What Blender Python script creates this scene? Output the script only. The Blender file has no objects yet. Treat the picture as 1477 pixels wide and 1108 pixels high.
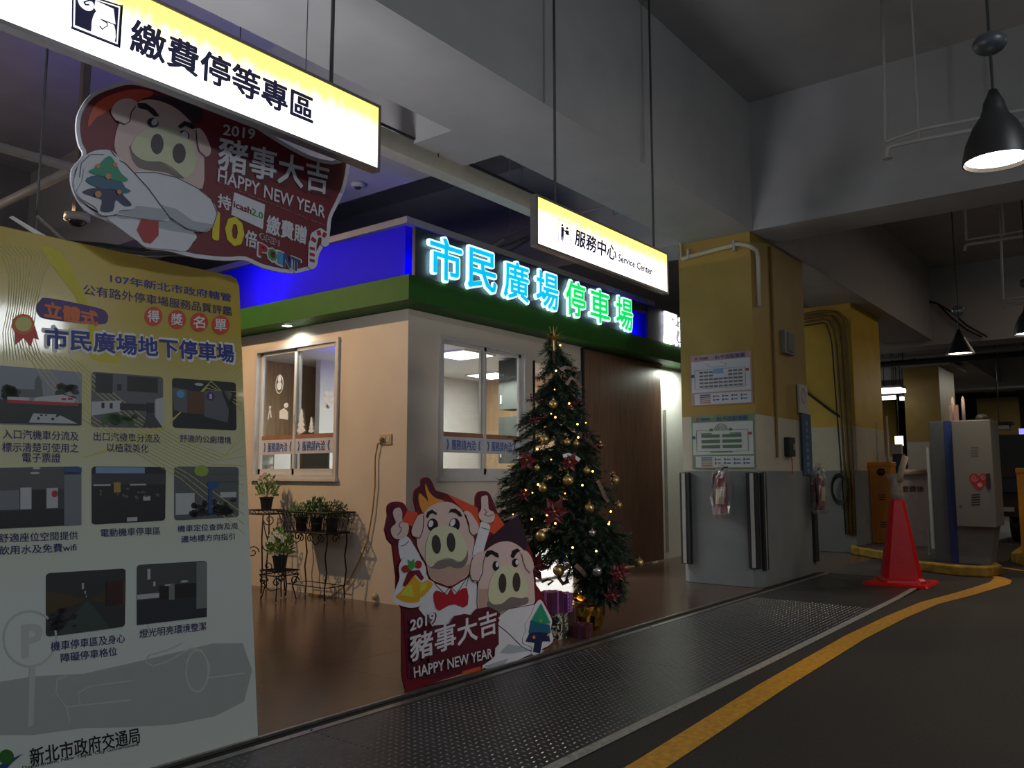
import bpy, bmesh, math, random
from mathutils import Vector, Matrix
random.seed(7)
S = bpy.context.scene
COL = S.collection
PI = math.pi
# ------------------------------------------------------------------ camera
W, H = 1477, 1108
F = 1182.0
CAM = Vector((0, 0, 1.3))
YAW, PIT = math.radians(37.79), math.radians(6.27)
FW = Vector((math.cos(YAW)*math.cos(PIT), math.sin(YAW)*math.cos(PIT), math.sin(PIT)))
RT = Vector((math.sin(YAW), -math.cos(YAW), 0))
UP = RT.cross(FW)
cd = bpy.data.cameras.new('camera'); cam = bpy.data.objects.new('camera', cd); COL.objects.link(cam)
cd.sensor_fit = 'HORIZONTAL'; cd.sensor_width = 36; cd.lens = F/W*36; cd.clip_end = 200; cd.clip_start = .05
cam.matrix_world = Matrix(((RT.x, UP.x, -FW.x, 0), (RT.y, UP.y, -FW.y, 0), (RT.z, UP.z, -FW.z, 1.3), (0, 0, 0, 1)))
S.camera = cam
S.view_settings.view_transform = 'Standard'; S.view_settings.look = 'None'
S.view_settings.exposure = 0; S.view_settings.gamma = 1; S.view_settings.use_curve_mapping = False
# ------------------------------------------------------------------ world and lights
wd = bpy.data.worlds.new('garage_air'); S.world = wd; wd.use_nodes = True
wd.node_tree.nodes['Background'].inputs[0].default_value = (.85, .92, 1, 1)
wd.node_tree.nodes['Background'].inputs[1].default_value = .10
def area(name, loc, to, sx, sy, power, col=(1, 1, 1), spread=180):
    l = bpy.data.lights.new(name, 'AREA'); l.shape = 'RECTANGLE'; l.size = sx; l.size_y = sy
    l.energy = power; l.color = col; l.spread = math.radians(spread)
    o = bpy.data.objects.new(name, l); COL.objects.link(o); o.location = loc
    o.rotation_euler = (Vector(to)-Vector(loc)).to_track_quat('-Z', 'Y').to_euler()
    return o
def point(name, loc, power, col=(1, 1, 1), r=.05):
    l = bpy.data.lights.new(name, 'POINT'); l.energy = power; l.color = col; l.shadow_soft_size = r
    o = bpy.data.objects.new(name, l); COL.objects.link(o); o.location = loc
    return o
def spot(name, loc, to, power, col, ang, blend=.5, r=.04):
    l = bpy.data.lights.new(name, 'SPOT'); l.energy = power; l.color = col; l.spot_size = math.radians(ang); l.spot_blend = blend
    l.shadow_soft_size = r
    o = bpy.data.objects.new(name, l); COL.objects.link(o); o.location = loc
    o.rotation_euler = (Vector(to)-Vector(loc)).to_track_quat('-Z', 'Y').to_euler()
    return o
# fluorescent battens of the garage outside the frame; added fill lamps follow them
area('tube_light_near', (-1.0, .5, 4.6), (-1.0, .5, 0), 2.4, .3, 34, (.84, .93, 1))
area('tube_light_left', (-1.8, 6.5, 4.3), (-1.8, 6.5, 0), .3, 2.4, 30, (1, .92, .85))
area('tube_light_lane', (3.8, -1.85, 4.5), (3.0, 1.5, 1.2), .9, .5, 38, (.90, .95, 1))
area('tube_light_lane_far', (9.5, -3.4, 4.9), (9.5, 0, 1.0), 2.4, .3, 16, (1, .88, .76))
area('tube_light_far', (16.5, -.8, 5.4), (16.5, -.8, 0), 2.4, .3, 60, (1, .8, .6))
area('tube_light_back', (27.0, 2.2, 4.1), (27.0, 2.2, 0), 2.4, .3, 120, (1, .95, .8))
area('tube_light_behind', (14.5, 7.5, 4.6), (14.5, 7.5, 0), 2.4, .3, 60, (.9, .95, 1))
area('low_fill_behind_poster', (-.8, 4.6, .9), (2.8, 4.1, 4.2), 1.2, 1.2, 48, (.90, .92, 1), 80)  # unseen lamp added low down to brighten the beam undersides
area('up_fill_ceiling', (3.0, -2.2, 3.0), (6.0, .8, 5.8), 1.6, .4, 9, (.60, .80, 1), 150)  # added up-facing fill for the ceiling slab, no batten hangs here
area('low_fill_kiosk', (5.6, -3.6, 2.3), (7.1, 5.9, 1.3), 1.8, .3, 11, (1, .95, .90), 55)  # invented low wash that brightens the kiosk front
area('up_fill_left', (.1, 10.2, 3.0), (1.8, 8.6, 5.8), 1.6, .4, 26, (1, .84, .72), 160)  # warm uplight added to lift the upper-left ceiling, no real fixture
# warm lamp washing the window wall of the kiosk
spot('warm_wash_lamp', (3.1, 8.6, 3.9), (5.9, 7.0, 1.3), 330, (1, .64, .34), 95, .6, .03)
area('downlight_glow', (5.70, 7.68, 2.975), (5.84, 7.68, 0), .07, .07, 5, (.95, 1, .92), 150)
# blue LED strips in the roof trough, aimed at the set-back attic wall
BL = (.0, .0, 1)
area('blue_strip_left', (5.63, 8.1, 3.26), (5.80, 8.1, 3.55), 5.0, .03, 30, BL)
area('blue_strip_front', (5.95, 5.69, 3.26), (5.95, 5.9, 3.6), .6, .03, 2.5, BL)
area('blue_strip_door', (10.1, 5.69, 3.26), (10.1, 5.9, 3.6), .8, .03, 4, BL)
bpy.data.objects['blue_strip_left'].rotation_euler = (Vector((.17, 0, .30)).to_track_quat('-Z', 'X')).to_euler()
# kiosk interior
area('interior_light', (7.4, 7.4, 2.85), (7.4, 7.4, 0), 1.6, 1.0, 50, (1, .97, .92))
area('interior_light_deep', (9.6, 7.9, 2.85), (9.6, 7.9, 0), 1.2, 1.0, 40, (1, .98, .95))
area('doorway_light', (8.6, 7.0, 2.6), (8.6, 6.8, 0), .6, .6, 45, (1, .98, .94))
area('alcove_light', (11.75, 5.72, 2.9), (11.8, 6.1, .6), .5, .12, 16, (.93, 1, .86))

# ------------------------------------------------------------------ pixel helpers
def ray(px, py): return FW + RT*((px-W/2)/F) - UP*((py-H/2)/F)
def pl(px, py, ax, v):
    d = ray(px, py); return CAM + d*((v-CAM[ax])/d[ax])
class Plane:
    def __init__(s, o, u, v):
        s.o = Vector(o); s.u = Vector(u).normalized(); s.v = Vector(v).normalized(); s.n = s.u.cross(s.v).normalized()
    def ab(s, p):
        d = ray(*p); t = (s.o-CAM).dot(s.n)/d.dot(s.n); q = CAM+d*t-s.o
        return (q.dot(s.u), q.dot(s.v))
    def w(s, a, h=0): return s.o+s.u*a[0]+s.v*a[1]+s.n*h
def front(y): return Plane((0, y, 0), (1, 0, 0), (0, 0, 1))       # faces -y
def side(x): return Plane((x, 0, 0), (0, -1, 0), (0, 0, 1))       # faces -x
# ------------------------------------------------------------------ materials
MATS = {}
def lin(c): return tuple(((x/255)/12.92 if x <= 10 else (((x/255)+.055)/1.055)**2.4) for x in c)
def mat(name, col, rough=.6, metal=0, var=.12, scale=8, bump=0, emit=0, spec=.5, stretch=None, coat=0):
    if name in MATS: return MATS[name]
    m = bpy.data.materials.new(name); m.use_nodes = True; nt = m.node_tree; N = nt.nodes; L = nt.links
    b = N['Principled BSDF']; b.inputs['Roughness'].default_value = rough; b.inputs['Metallic'].default_value = metal
    b.inputs['Specular IOR Level'].default_value = spec; b.inputs['Coat Weight'].default_value = coat
    tc = N.new('ShaderNodeTexCoord'); mp = N.new('ShaderNodeMapping'); L.new(tc.outputs['Object'], mp.inputs[0])
    if stretch: mp.inputs['Scale'].default_value = stretch
    nz = N.new('ShaderNodeTexNoise'); nz.inputs['Scale'].default_value = scale; nz.inputs['Detail'].default_value = 5
    L.new(mp.outputs[0], nz.inputs['Vector'])
    r = N.new('ShaderNodeValToRGB'); L.new(nz.outputs['Fac'], r.inputs[0])
    r.color_ramp.elements[0].position = .3; r.color_ramp.elements[1].position = .7
    r.color_ramp.elements[0].color = (*[max(0, c*(1-var)) for c in col], 1); r.color_ramp.elements[1].color = (*[min(1, c*(1+var*.5)) for c in col], 1)
    L.new(r.outputs[0], b.inputs['Base Color'])
    if emit:
        L.new(r.outputs[0], b.inputs['Emission Color']); b.inputs['Emission Strength'].default_value = emit
    if bump:
        bp = N.new('ShaderNodeBump'); bp.inputs['Strength'].default_value = bump; bp.inputs['Distance'].default_value = .01
        L.new(nz.outputs['Fac'], bp.inputs['Height']); L.new(bp.outputs[0], b.inputs['Normal'])
    MATS[name] = m; return m
def glass(name, tint=(1, 1, 1), gloss=.06, haze=0):
    if name in MATS: return MATS[name]
    m = bpy.data.materials.new(name); m.use_nodes = True; nt = m.node_tree; N = nt.nodes; L = nt.links; N.clear()
    o = N.new('ShaderNodeOutputMaterial'); t = N.new('ShaderNodeBsdfTransparent'); t.inputs[0].default_value = (*tint, 1)
    g = N.new('ShaderNodeBsdfGlossy'); g.inputs['Roughness'].default_value = .03 if not haze else .25
    f0 = N.new('ShaderNodeLayerWeight'); f0.inputs[0].default_value = .5; f = N.new('ShaderNodeMath'); f.operation = 'POWER'; f.inputs[1].default_value = 4; L.new(f0.outputs['Facing'], f.inputs[0])
    mx = N.new('ShaderNodeMixShader'); ad = N.new('ShaderNodeMath'); ad.operation = 'ADD'; ad.inputs[1].default_value = gloss; ad.use_clamp = True
    L.new(f.outputs[0], ad.inputs[0]); L.new(ad.outputs[0], mx.inputs[0]); L.new(t.outputs[0], mx.inputs[1]); L.new(g.outputs[0], mx.inputs[2])
    out = mx
    if haze:
        df = N.new('ShaderNodeBsdfDiffuse'); df.inputs[0].default_value = (.75, .72, .7, 1)
        nz = N.new('ShaderNodeTexNoise'); nz.inputs['Scale'].default_value = 22; rp = N.new('ShaderNodeMath'); rp.operation = 'MULTIPLY'; rp.inputs[1].default_value = haze*2
        L.new(nz.outputs['Fac'], rp.inputs[0]); m2 = N.new('ShaderNodeMixShader'); L.new(rp.outputs[0], m2.inputs[0]); L.new(mx.outputs[0], m2.inputs[1]); L.new(df.outputs[0], m2.inputs[2]); out = m2
    L.new(out.outputs[0], o.inputs[0]); MATS[name] = m; return m
# ------------------------------------------------------------------ mesh helpers
class MB:
    def __init__(s): s.v = []; s.f = []
    def add(s, vs, fs):
        k = len(s.v); s.v += [tuple(p) for p in vs]; s.f += [tuple(i+k for i in f) for f in fs]; return s
    def box(s, a, b):
        x0, y0, z0 = a; x1, y1, z1 = b
        return s.add([(x0, y0, z0), (x1, y0, z0), (x1, y1, z0), (x0, y1, z0), (x0, y0, z1), (x1, y0, z1), (x1, y1, z1), (x0, y1, z1)],
                     [(3, 2, 1, 0), (4, 5, 6, 7), (0, 1, 5, 4), (1, 2, 6, 5), (2, 3, 7, 6), (3, 0, 4, 7)])
    def tube(s, pts, r, n=8, caps=True):
        pts = [Vector(p) for p in pts]; rs = r if isinstance(r, (list, tuple)) else [r]*len(pts)
        t0 = (pts[1]-pts[0]).normalized(); a = Vector((0, 0, 1)) if abs(t0.z) < .9 else Vector((1, 0, 0))
        nx = t0.cross(a).normalized(); vs = []
        for i, p in enumerate(pts):
            t = (pts[min(i+1, len(pts)-1)]-pts[max(i-1, 0)]).normalized()
            nx = (nx-t*nx.dot(t)).normalized(); ny = t.cross(nx)
            for k in range(n):
                c = 2*PI*k/n; vs.append(p+(nx*math.cos(c)+ny*math.sin(c))*rs[i])
        fs = [(i*n+k, i*n+(k+1) % n, (i+1)*n+(k+1) % n, (i+1)*n+k) for i in range(len(pts)-1) for k in range(n)]
        if caps: fs += [tuple(range(n-1, -1, -1)), tuple((len(pts)-1)*n+k for k in range(n))]
        return s.add(vs, fs)
    def lathe(s, prof, c=(0, 0, 0), n=24, axis=None, caps=True):
        ax = Vector(axis).normalized() if axis else Vector((0, 0, 1)); q = Vector((0, 0, 1)).rotation_difference(ax); c = Vector(c); vs = []
        for r, z in prof:
            for k in range(n):
                a = 2*PI*k/n; vs.append(c+q @ Vector((r*math.cos(a), r*math.sin(a), z)))
        fs = [(i*n+k, i*n+(k+1) % n, (i+1)*n+(k+1) % n, (i+1)*n+k) for i in range(len(prof)-1) for k in range(n)]
        if caps: fs += [tuple(range(n-1, -1, -1)), tuple((len(prof)-1)*n+k for k in range(n))]
        return s.add(vs, fs)
    def ball(s, c, r, n=12, sc=(1, 1, 1)):
        pr = [(max(.001, math.sin(PI*i/n*1.0))*r, -math.cos(PI*i/n)*r) for i in range(n+1)]
        k = len(s.v); s.lathe(pr, (0, 0, 0), n, caps=False)
        for i in range(k, len(s.v)):
            v = s.v[i]; s.v[i] = (c[0]+v[0]*sc[0], c[1]+v[1]*sc[1], c[2]+v[2]*sc[2])
        return s
    def flat(s, P, ab, h0, th):
        n = len(ab)
        A = sum(ab[i][0]*ab[(i+1) % n][1]-ab[(i+1) % n][0]*ab[i][1] for i in range(n))
        if A < 0: ab = ab[::-1]
        vs = [P.w(a, h0+th) for a in ab]+[P.w(a, h0) for a in ab]
        return s.add(vs, [tuple(range(n)), tuple(range(2*n-1, n-1, -1))]+[(i, i+n, (i+1) % n+n, (i+1) % n) for i in range(n)])
def origin_of(o):
    v = Vector((0, 0, 0))
    while o: v += o.location; o = o.parent
    return v
def obj(name, mb, m, parent=None, smooth=False, bevel=0, kind=None, label=None, loc=None):
    me = bpy.data.meshes.new(name); base = origin_of(parent) if parent else Vector(loc or (0, 0, 0))
    me.from_pydata([(p[0]-base.x, p[1]-base.y, p[2]-base.z) for p in mb.v], [], mb.f)
    if isinstance(m, (list, tuple)):
        for q in m: me.materials.append(q)
    else: me.materials.append(m)
    if smooth: me.shade_smooth()
    o = bpy.data.objects.new(name, me); COL.objects.link(o)
    if parent: o.parent = parent
    elif loc: o.location = loc
    if bevel:
        b = o.modifiers.new('bevel', 'BEVEL'); b.width = bevel; b.segments = 2; b.limit_method = 'ANGLE'
    if kind: o['kind'] = kind
    if label: o['label'] = label
    return o
def tag(o, label, cat, group=None):
    o['label'] = label; o['category'] = cat
    if group: o['group'] = group
    return o
def thing(name, label, cat, loc, group=None):
    o = bpy.data.objects.new(name, None); COL.objects.link(o); o.location = loc; o.empty_display_size = .1
    return tag(o, label, cat, group)
def struct(name, mb, m, parent=None, **k): return obj(name, mb, m, parent, kind='structure' if not parent else None, **k)
def box(a, b): return MB().box(a, b)
def crop(ox, oy, s): return lambda pts: [(ox+p[0]*s, oy+p[1]*s) for p in pts]
def spline(p, k=4):
    n = len(p); o = []
    for i in range(n):
        a, b, c, d = p[i-1], p[i], p[(i+1) % n], p[(i+2) % n]
        for j in range(k):
            t = j/k; o.append(tuple(.5*((2*b[q])+(-a[q]+c[q])*t+(2*a[q]-5*b[q]+4*c[q]-d[q])*t*t+(-a[q]+3*b[q]-3*c[q]+d[q])*t**3) for q in (0, 1)))
    return o
def ospl(p, k=3):
    q = [p[0]]+list(p)+[p[-1]]; o = []
    for i in range(1, len(q)-2):
        a, b, c, d = q[i-1:i+3]
        for j in range(k):
            t = j/k; o.append(tuple(.5*((2*b[w])+(-a[w]+c[w])*t+(2*a[w]-5*b[w]+4*c[w]-d[w])*t*t+(-a[w]+3*b[w]-3*c[w]+d[w])*t**3) for w in (0, 1)))
    return o+[p[-1]]
def ell(c, rx, ry, n=18, rot=0): return [(c[0]+rx*math.cos(a)*math.cos(rot)-ry*math.sin(a)*math.sin(rot), c[1]+rx*math.cos(a)*math.sin(rot)+ry*math.sin(a)*math.cos(rot)) for a in [2*PI*i/n for i in range(n)]]
def inset(p, d):
    n = len(p); A = sum(p[i][0]*p[(i+1) % n][1]-p[(i+1) % n][0]*p[i][1] for i in range(n)); sg = 1 if A > 0 else -1; o = []
    for i in range(n):
        e = Vector(p[(i+1) % n])-Vector(p[i-1]); e = e.normalized() if e.length > 1e-9 else Vector((1, 0)); o.append((p[i][0]-e.y*d*sg, p[i][1]+e.x*d*sg))
    return o
def stroke(p, w, closed=False):
    out = []; n = len(p)
    for i in range(n if closed else n-1):
        a = Vector(p[i]); b = Vector(p[(i+1) % n]); e = b-a
        if e.length < 1e-6: continue
        e.normalize(); q = Vector((-e.y, e.x))*w/2; a = a-e*w*.25; b = b+e*w*.25
        out.append([tuple(a+q), tuple(b+q), tuple(b-q), tuple(a-q)])
    return out
SPLIT = {'maroon_patch', 'orange_patch', 'pig_ear', 'eyebrow', 'eye_rim', 'eye_white', 'snout', 'nostril', 'sleeve', 'sleeve_shade', 'fir_bauble', 'cane_stripe', 'eye', 'eye_light', 'hand', 'bell', 'bell_shine', 'berry', 'map_sheet', 'symbol_people', 'heart', 'shirt', 'red_field'}
def decal(name, P, polys, m, parent, h, th=.0015, px=True, label=None):
    if name in SPLIT and len(polys) > 1:
        return [decal(name, P, [q], m, parent, h+i*.0004, th, px) for i, q in enumerate(polys)][0]
    """printed shapes: polygons given in photo pixels, projected onto the board's own plane"""
    if name == 'ear_line' and len(polys) > 5:
        k = max(range(1, len(polys)), key=lambda i: abs(polys[i][0][0]-polys[i-1][0][0]))
        decal(name, P, polys[:k], m, parent, h, th, px); return decal(name, P, polys[k:], m, parent, h, th, px)
    mb = MB()
    for i, q in enumerate(polys):
        mb.flat(P, [P.ab(p) for p in q] if px else q, h, th+(i % 40)*.00002)
    return obj(name, mb, m, parent, label=label)
TXT = {}
def glyphs(body, bold):
    k = (body, bold)
    if k not in TXT:
        c = bpy.data.curves.new('t', 'FONT'); c.body = body; c.resolution_u = 2; c.offset = bold; o = bpy.data.objects.new('t', c); COL.objects.link(o)
        bpy.context.view_layer.update()
        me = bpy.data.meshes.new_from_object(o.evaluated_get(bpy.context.evaluated_depsgraph_get()))
        v = [(p.co.x, p.co.y) for p in me.vertices]; f = [tuple(q.vertices) for q in me.polygons]
        ed = {}
        for q in f:
            for i in range(len(q)):
                e = (q[i], q[(i+1) % len(q)]); ed[e] = 1
        rim = [e for e in ed if (e[1], e[0]) not in ed]
        COL.objects.unlink(o); bpy.data.objects.remove(o); bpy.data.curves.remove(c); bpy.data.meshes.remove(me)
        x0 = min(a[0] for a in v); x1 = max(a[0] for a in v); y0 = min(a[1] for a in v); y1 = max(a[1] for a in v)
        TXT[k] = ([((a[0]-x0)/(x1-x0), (a[1]-y0)/(y1-y0)) for a in v], f, rim, (x1-x0, y1-y0))
    return TXT[k]
def text(name, P, body, tl, tr, bl, m, parent, h, th=.0015, bold=.0, px=True, label=None, grow=0, mb=None):
    v, f, rim, (gw, gh) = glyphs(body, 0)
    TL, TR, BL_ = [Vector(P.ab(p)) if px else Vector(p) for p in (tl, tr, bl)]
    U = TR-TL; V = TL-BL_
    if grow:
        a = U.normalized()*grow; b = V.normalized()*grow; BL_ = BL_-a-b; U = U+2*a; V = V+2*b
    acc = MB(); k = 1 if bold <= 0 else (4 if bold < .03 else 8)
    for i in range(k):
        c = PI/4+2*PI*i/k; s = 0 if k == 1 else bold*.8; S_ = Vector((0, 0))+U*(math.cos(c)*s/gw)+V*(math.sin(c)*s/gh); hh_ = th+i*.00001
        vs = [P.w(BL_+S_+U*a+V*b, h+hh_) for a, b in v]; n = len(v); fs = list(f)
        vs += [P.w(BL_+S_+U*a+V*b, h) for a, b in v]; fs += [(e[1], e[0], e[0]+n, e[1]+n) for e in rim]
        acc.add(vs, fs)
    return obj(name, acc, m, parent, label=label)
# ================================================================== setting
asphalt = mat('asphalt', (.030, .025, .021), .75, var=.35, scale=60, bump=.35)
vinyl = mat('wood_vinyl', (.105, .062, .043), .20, var=.45, scale=3, bump=.12, stretch=(1, 9, 1))
steel = mat('tread_steel', (.055, .053, .056), .40, .4, var=.3, scale=5)
steel_l = mat('worn_aluminium', (.33, .31, .29), .38, .8, var=.25, scale=20)
groove = mat('dark_joint', (.012, .011, .010), .8)
concrete = mat('ceiling_paint', (.40, .39, .38), .85, var=.10, scale=2, bump=.1)
beam_m = mat('beam_paint', (.40, .39, .385), .8, var=.08, scale=2.5, bump=.08)
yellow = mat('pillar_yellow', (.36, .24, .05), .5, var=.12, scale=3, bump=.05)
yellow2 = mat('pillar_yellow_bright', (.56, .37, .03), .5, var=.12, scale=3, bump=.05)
cream = mat('pillar_cream', (.50, .46, .36), .55, var=.08, scale=4)
greyp = mat('pillar_grey', (.20, .215, .22), .5, var=.12, scale=3)
cold = mat('far_concrete', (.32, .31, .27), .8, var=.15, scale=2)
road_y = mat('line_yellow', (.62, .30, .022), .6, var=.3, scale=26)
road_w = mat('line_white', (.36, .34, .31), .6, var=.35, scale=30)

floor = struct('floor', box((-3, -6, -.2), (60, 18, -.012)), groove)
P_ = MB().box((-3, -6, -.012), (60, 2.16, 0)).box((11.25, 2.16, -.012), (60, 3.5, 0)); obj('asphalt', P_, asphalt, floor)
# vinyl floor tiles of the kiosk terrace, one object each with recessed joints
def tile(x0, y0, x1, y1): return box((x0+.0015, y0+.0015, -.012), (x1-.0015, y1-.0015, 0))
xs = [-1+1.2*i for i in range(27)]
ys = [3.6, 4.5, 5.4, 6.3, 7.2, 8.1, 9.0, 9.9, 10.8]
for i in range(len(xs)-1):
    for j in range(len(ys)-1):
        if xs[i] > 13 and ys[j] > 6.4: continue
        obj('floor_tile', tile(xs[i], ys[j], xs[i+1], ys[j+1]), vinyl, floor)
obj('floor_tile', box((11.3, 3.5, -.012), (31, 3.6, 0)), vinyl, floor)
# metal edging between terrace and tread plate
trim = struct('trim_1', box((-2, 3.44, -.01), (11.28, 3.485, .004)), steel_l)
struct('trim_2', box((-2, 3.575, -.01), (9.3, 3.597, .004)), steel_l)
for k in range(8): obj('screw', MB().lathe([(.006, 0), (.005, .004)], (1.6+k*1.2, 3.463, .004), 8), groove, trim)
# tread plates
pl_ = thing('tread_plate_ramp', 'dark steel tread plate strip running between terrace and road', 'metal plate', (6, 2.8, 0))
xp = [-2, .4, 2.8, 5.2, 7.6, 10.0, 11.2]
for i in range(len(xp)-1): obj('plate', box((xp[i]+.002, 2.23, -.012), (xp[i+1]-.002, 3.44, 0)), steel, pl_)
mb = MB(); pit = .042; x = 1.2; i = 0
while x < 8.6:
    y = 2.25+.01; j = 0
    while y < 3.42:
        L_, w_ = .0145, .0045
        dx, dy = (L_, w_) if (i+j) % 2 else (w_, L_)
        k = len(mb.v); mb.v += [(x-dx, y, 0), (x, y-dy, 0), (x+dx, y, 0), (x, y+dy, 0), (x, y, .0042)]
        mb.f += [(k, k+1, k+4), (k+1, k+2, k+4), (k+2, k+3, k+4), (k+3, k, k+4)]
        y += pit; j += 1
    x += pit; i += 1
lug = mat('lug_steel', (.30, .30, .31), .28, .5)
obj('tread_lug', mb, lug, pl_, kind='stuff')
# road lines
def strip(pts, w, z=.003):
    mb = MB(); L_ = []
    for i, p in enumerate(pts):
        a = Vector(pts[max(i-1, 0)][:2]); b = Vector(pts[min(i+1, len(pts)-1)][:2]); e = (b-a).normalized(); n = Vector((-e.y, e.x))
        ww = p[2] if len(p) > 2 else w; L_.append((Vector(p[:2])+n*ww/2, Vector(p[:2])-n*ww/2))
    for i in range(len(L_)-1):
        a, b = L_[i]; c, d = L_[i+1]; mb.add([(a.x, a.y, z), (c.x, c.y, z), (d.x, d.y, z), (b.x, b.y, z)], [(3, 2, 1, 0)])
    return mb
struct('road_line_white', strip([(1.0, 2.195), (3.1, 2.195), (5.5, 2.19), (8.2, 2.195), (9.4, 2.2), (10.9, 2.24)], .065), road_w)
struct('road_line_yellow', strip([(1.0, 1.86, .15), (3.4, 1.865, .15), (5.1, 1.93, .16), (7.0, 1.96, .16), (8.2, 1.93, .16), (9.3, 1.86, .17), (10.2, 1.70, .19), (10.9, 1.60, .2), (11.5, 1.52, .22), (11.85, 1.54, .2), (12.1, 1.60, .12), (12.3, 1.75, .1)], .16), road_y)
struct('road_line_island', strip([(13.4, 1.75), (13.1, 1.4), (13.3, 1.1), (14.2, .8)], .12), road_y)
# ceiling and beams
struct('ceiling', box((-3, -6, 5.8), (60, 18, 6.0)), concrete)
struct('ceiling_beam', box((-3, 3.58, 4.2), (60, 4.5, 5.8)), beam_m)
struct('ceiling_beam', box((9.32, -6, 4.2), (10.0, 3.58, 5.8)), beam_m)
struct('ceiling_beam', box((9.32, 4.5, 4.2), (10.0, 18, 5.8)), beam_m)
struct('ceiling_beam', box((4.97, 4.5, 4.2), (5.64, 18, 5.8)), beam_m)
struct('ceiling_beam', box((19.6, -6, 4.1), (20.4, 18, 5.8)), beam_m)
struct('ceiling_beam', box((30, -6, 4.0), (30.8, 18, 5.8)), beam_m)
struct('wall_back', box((46, -6, 0), (46.3, 18, 5.8)), mat('far_wall', (.30, .24, .09), .8, var=.3, scale=1.2))
struct('wall_kiosk_side', box((13.2, 11, 0), (46, 11.2, 5.8)), mat('far_wall_violet', (.20, .19, .30), .8, var=.2))
struct('wall_lane_unseen', box((12, -6.2, 0), (46, -6, 5.8)), cold)  # unseen wall added so the far pillar side reflects something dark
struct('wall_terrace', box((-6, 13, 0), (13.2, 13.2, 5.8)), cold)

# ================================================================== pillars
def pillar(x0, x1, y0, y1, top, lab, ym, zg=1.34, zc=2.0):
    t = thing('pillar', lab, 'pillar', (x0, (y0+y1)/2, 0))
    obj('painted_shaft', box((x0, y0, zc), (x1, y1, top)), ym, t)
    obj('cream_band', box((x0, y0, zg), (x1, y1, zc)), cream, t)
    mb = MB(); o = .03; c = .09
    pts = [(x0-o+c, y0-o), (x1+o, y0-o), (x1+o, y1+o), (x0-o+c, y1+o), (x0-o, y1+o-c), (x0-o, y0-o+c)]
    n = len(pts); mb.add([(a, b, 0) for a, b in pts]+[(a, b, zg) for a, b in pts], [tuple(range(n-1, -1, -1)), tuple(range(n, 2*n))]+[(i, (i+1) % n, (i+1) % n+n, i+n) for i in range(n)])
    obj('grey_base', mb, greyp, t, bevel=.006)
    return t
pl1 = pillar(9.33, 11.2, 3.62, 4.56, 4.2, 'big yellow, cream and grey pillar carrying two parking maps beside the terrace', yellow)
rubber = mat('dark_rubber', (.018, .018, .018), .6); refl = mat('silver_strip', (.55, .55, .53), .3, .5)
for (y, n) in ((4.52, 1), (3.66, -1)):
    g_ = obj('corner_guard', box((9.25, y-.075 if n > 0 else y-.06, .22), (9.31, y+.06 if n > 0 else y+.075, 1.32)), rubber, pl1, bevel=.01)
    obj('reflective_strip', box((9.244, y-.02, .23), (9.25, y+.025, 1.31)), refl, g_)
g_ = obj('corner_guard', box((11.1, 3.55, .15), (11.24, 3.60, 1.3)), rubber, pl1, bevel=.01)
g_ = obj('corner_guard', box((9.34, 3.555, .2), (9.44, 3.60, 1.32)), rubber, pl1, bevel=.01)
obj('reflective_strip', box((9.36, 3.549, .21), (9.375, 3.555, 1.31)), refl, g_)
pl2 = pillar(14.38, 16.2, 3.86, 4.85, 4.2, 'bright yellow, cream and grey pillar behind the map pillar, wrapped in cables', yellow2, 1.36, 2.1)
obj('corner_guard', box((14.27, 4.72, .15), (14.35, 4.9, 1.3)), rubber, pl2)
pl3 = pillar(22.6, 24.6, 4.03, 4.85, 4.0, 'yellow and cream pillar behind the ticket machine', yellow, 1.3, 2.1)
pl4 = pillar(33.5, 35.5, 3.5, 4.8, 4.0, 'farthest dull yellow pillar, right of the ticket machine top', yellow, 1.3, 2.1)
struct('trim_3', box((22.5, 3.75, 4.0), (24.7, 4.9, 4.1)), beam_m)

# pillar one fittings
PF = side(9.33)
pipe_w = mat('white_pipe', (.42, .40, .38), .45, var=.1)
pipe_d = mat('dark_pipe', (.10, .095, .09), .5, var=.2)
def pp(x, pts): return [pl(a, b, 0, x) for a, b in pts]
t = thing('wall_conduit', 'cream conduit elbow across the top of the map pillar', 'pipe', (9.28, 4.1, 4.1))
obj('tube', MB().tube([(9.29, 4.5, 4.0), (9.29, 3.75, 4.06), (9.29, 3.66, 4.03), (9.29, 3.60, 4.0), (9.42, 3.58, 3.98), (9.46, 3.58, 3.9), (9.46, 3.58, 3.3)], .028, 8), cream, t, smooth=True)
for y in (3.8, 4.4): obj('clamp', box((9.26, y-.012, 3.98), (9.33, y+.012, 4.1)), pipe_w, t)
t = thing('wall_conduit', 'thin brown conduit running down the shaded side of the map pillar', 'pipe', (10.0, 3.6, 2.9))
obj('tube', MB().tube([(9.95, 3.6, 4.15), (9.95, 3.6, 1.5)], .018, 6), mat('brown_conduit', (.25, .15, .05), .5), t)
t = thing('alarm_box', 'grey call box on the shaded side of the map pillar above the key box', 'box', (10.4, 3.62, 3.0))
obj('housing', box((10.25, 3.56, 2.83), (10.62, 3.62, 3.13)), mat('box_grey', (.25, .24, .22), .5), t, bevel=.008)
obj('cover', box((10.33, 3.548, 2.86), (10.56, 3.56, 3.10)), mat('box_grey2', (.14, .14, .13), .4), t)
t = thing('key_box', 'small black box with a shiny clip on the cream band of the map pillar', 'box', (10.35, 3.62, 1.65))
obj('housing', box((10.24, 3.55, 1.52), (10.46, 3.62, 1.76)), rubber, t, bevel=.006)
obj('clip', box((10.38, 3.54, 1.60), (10.42, 3.55, 1.68)), refl, t)
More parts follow.
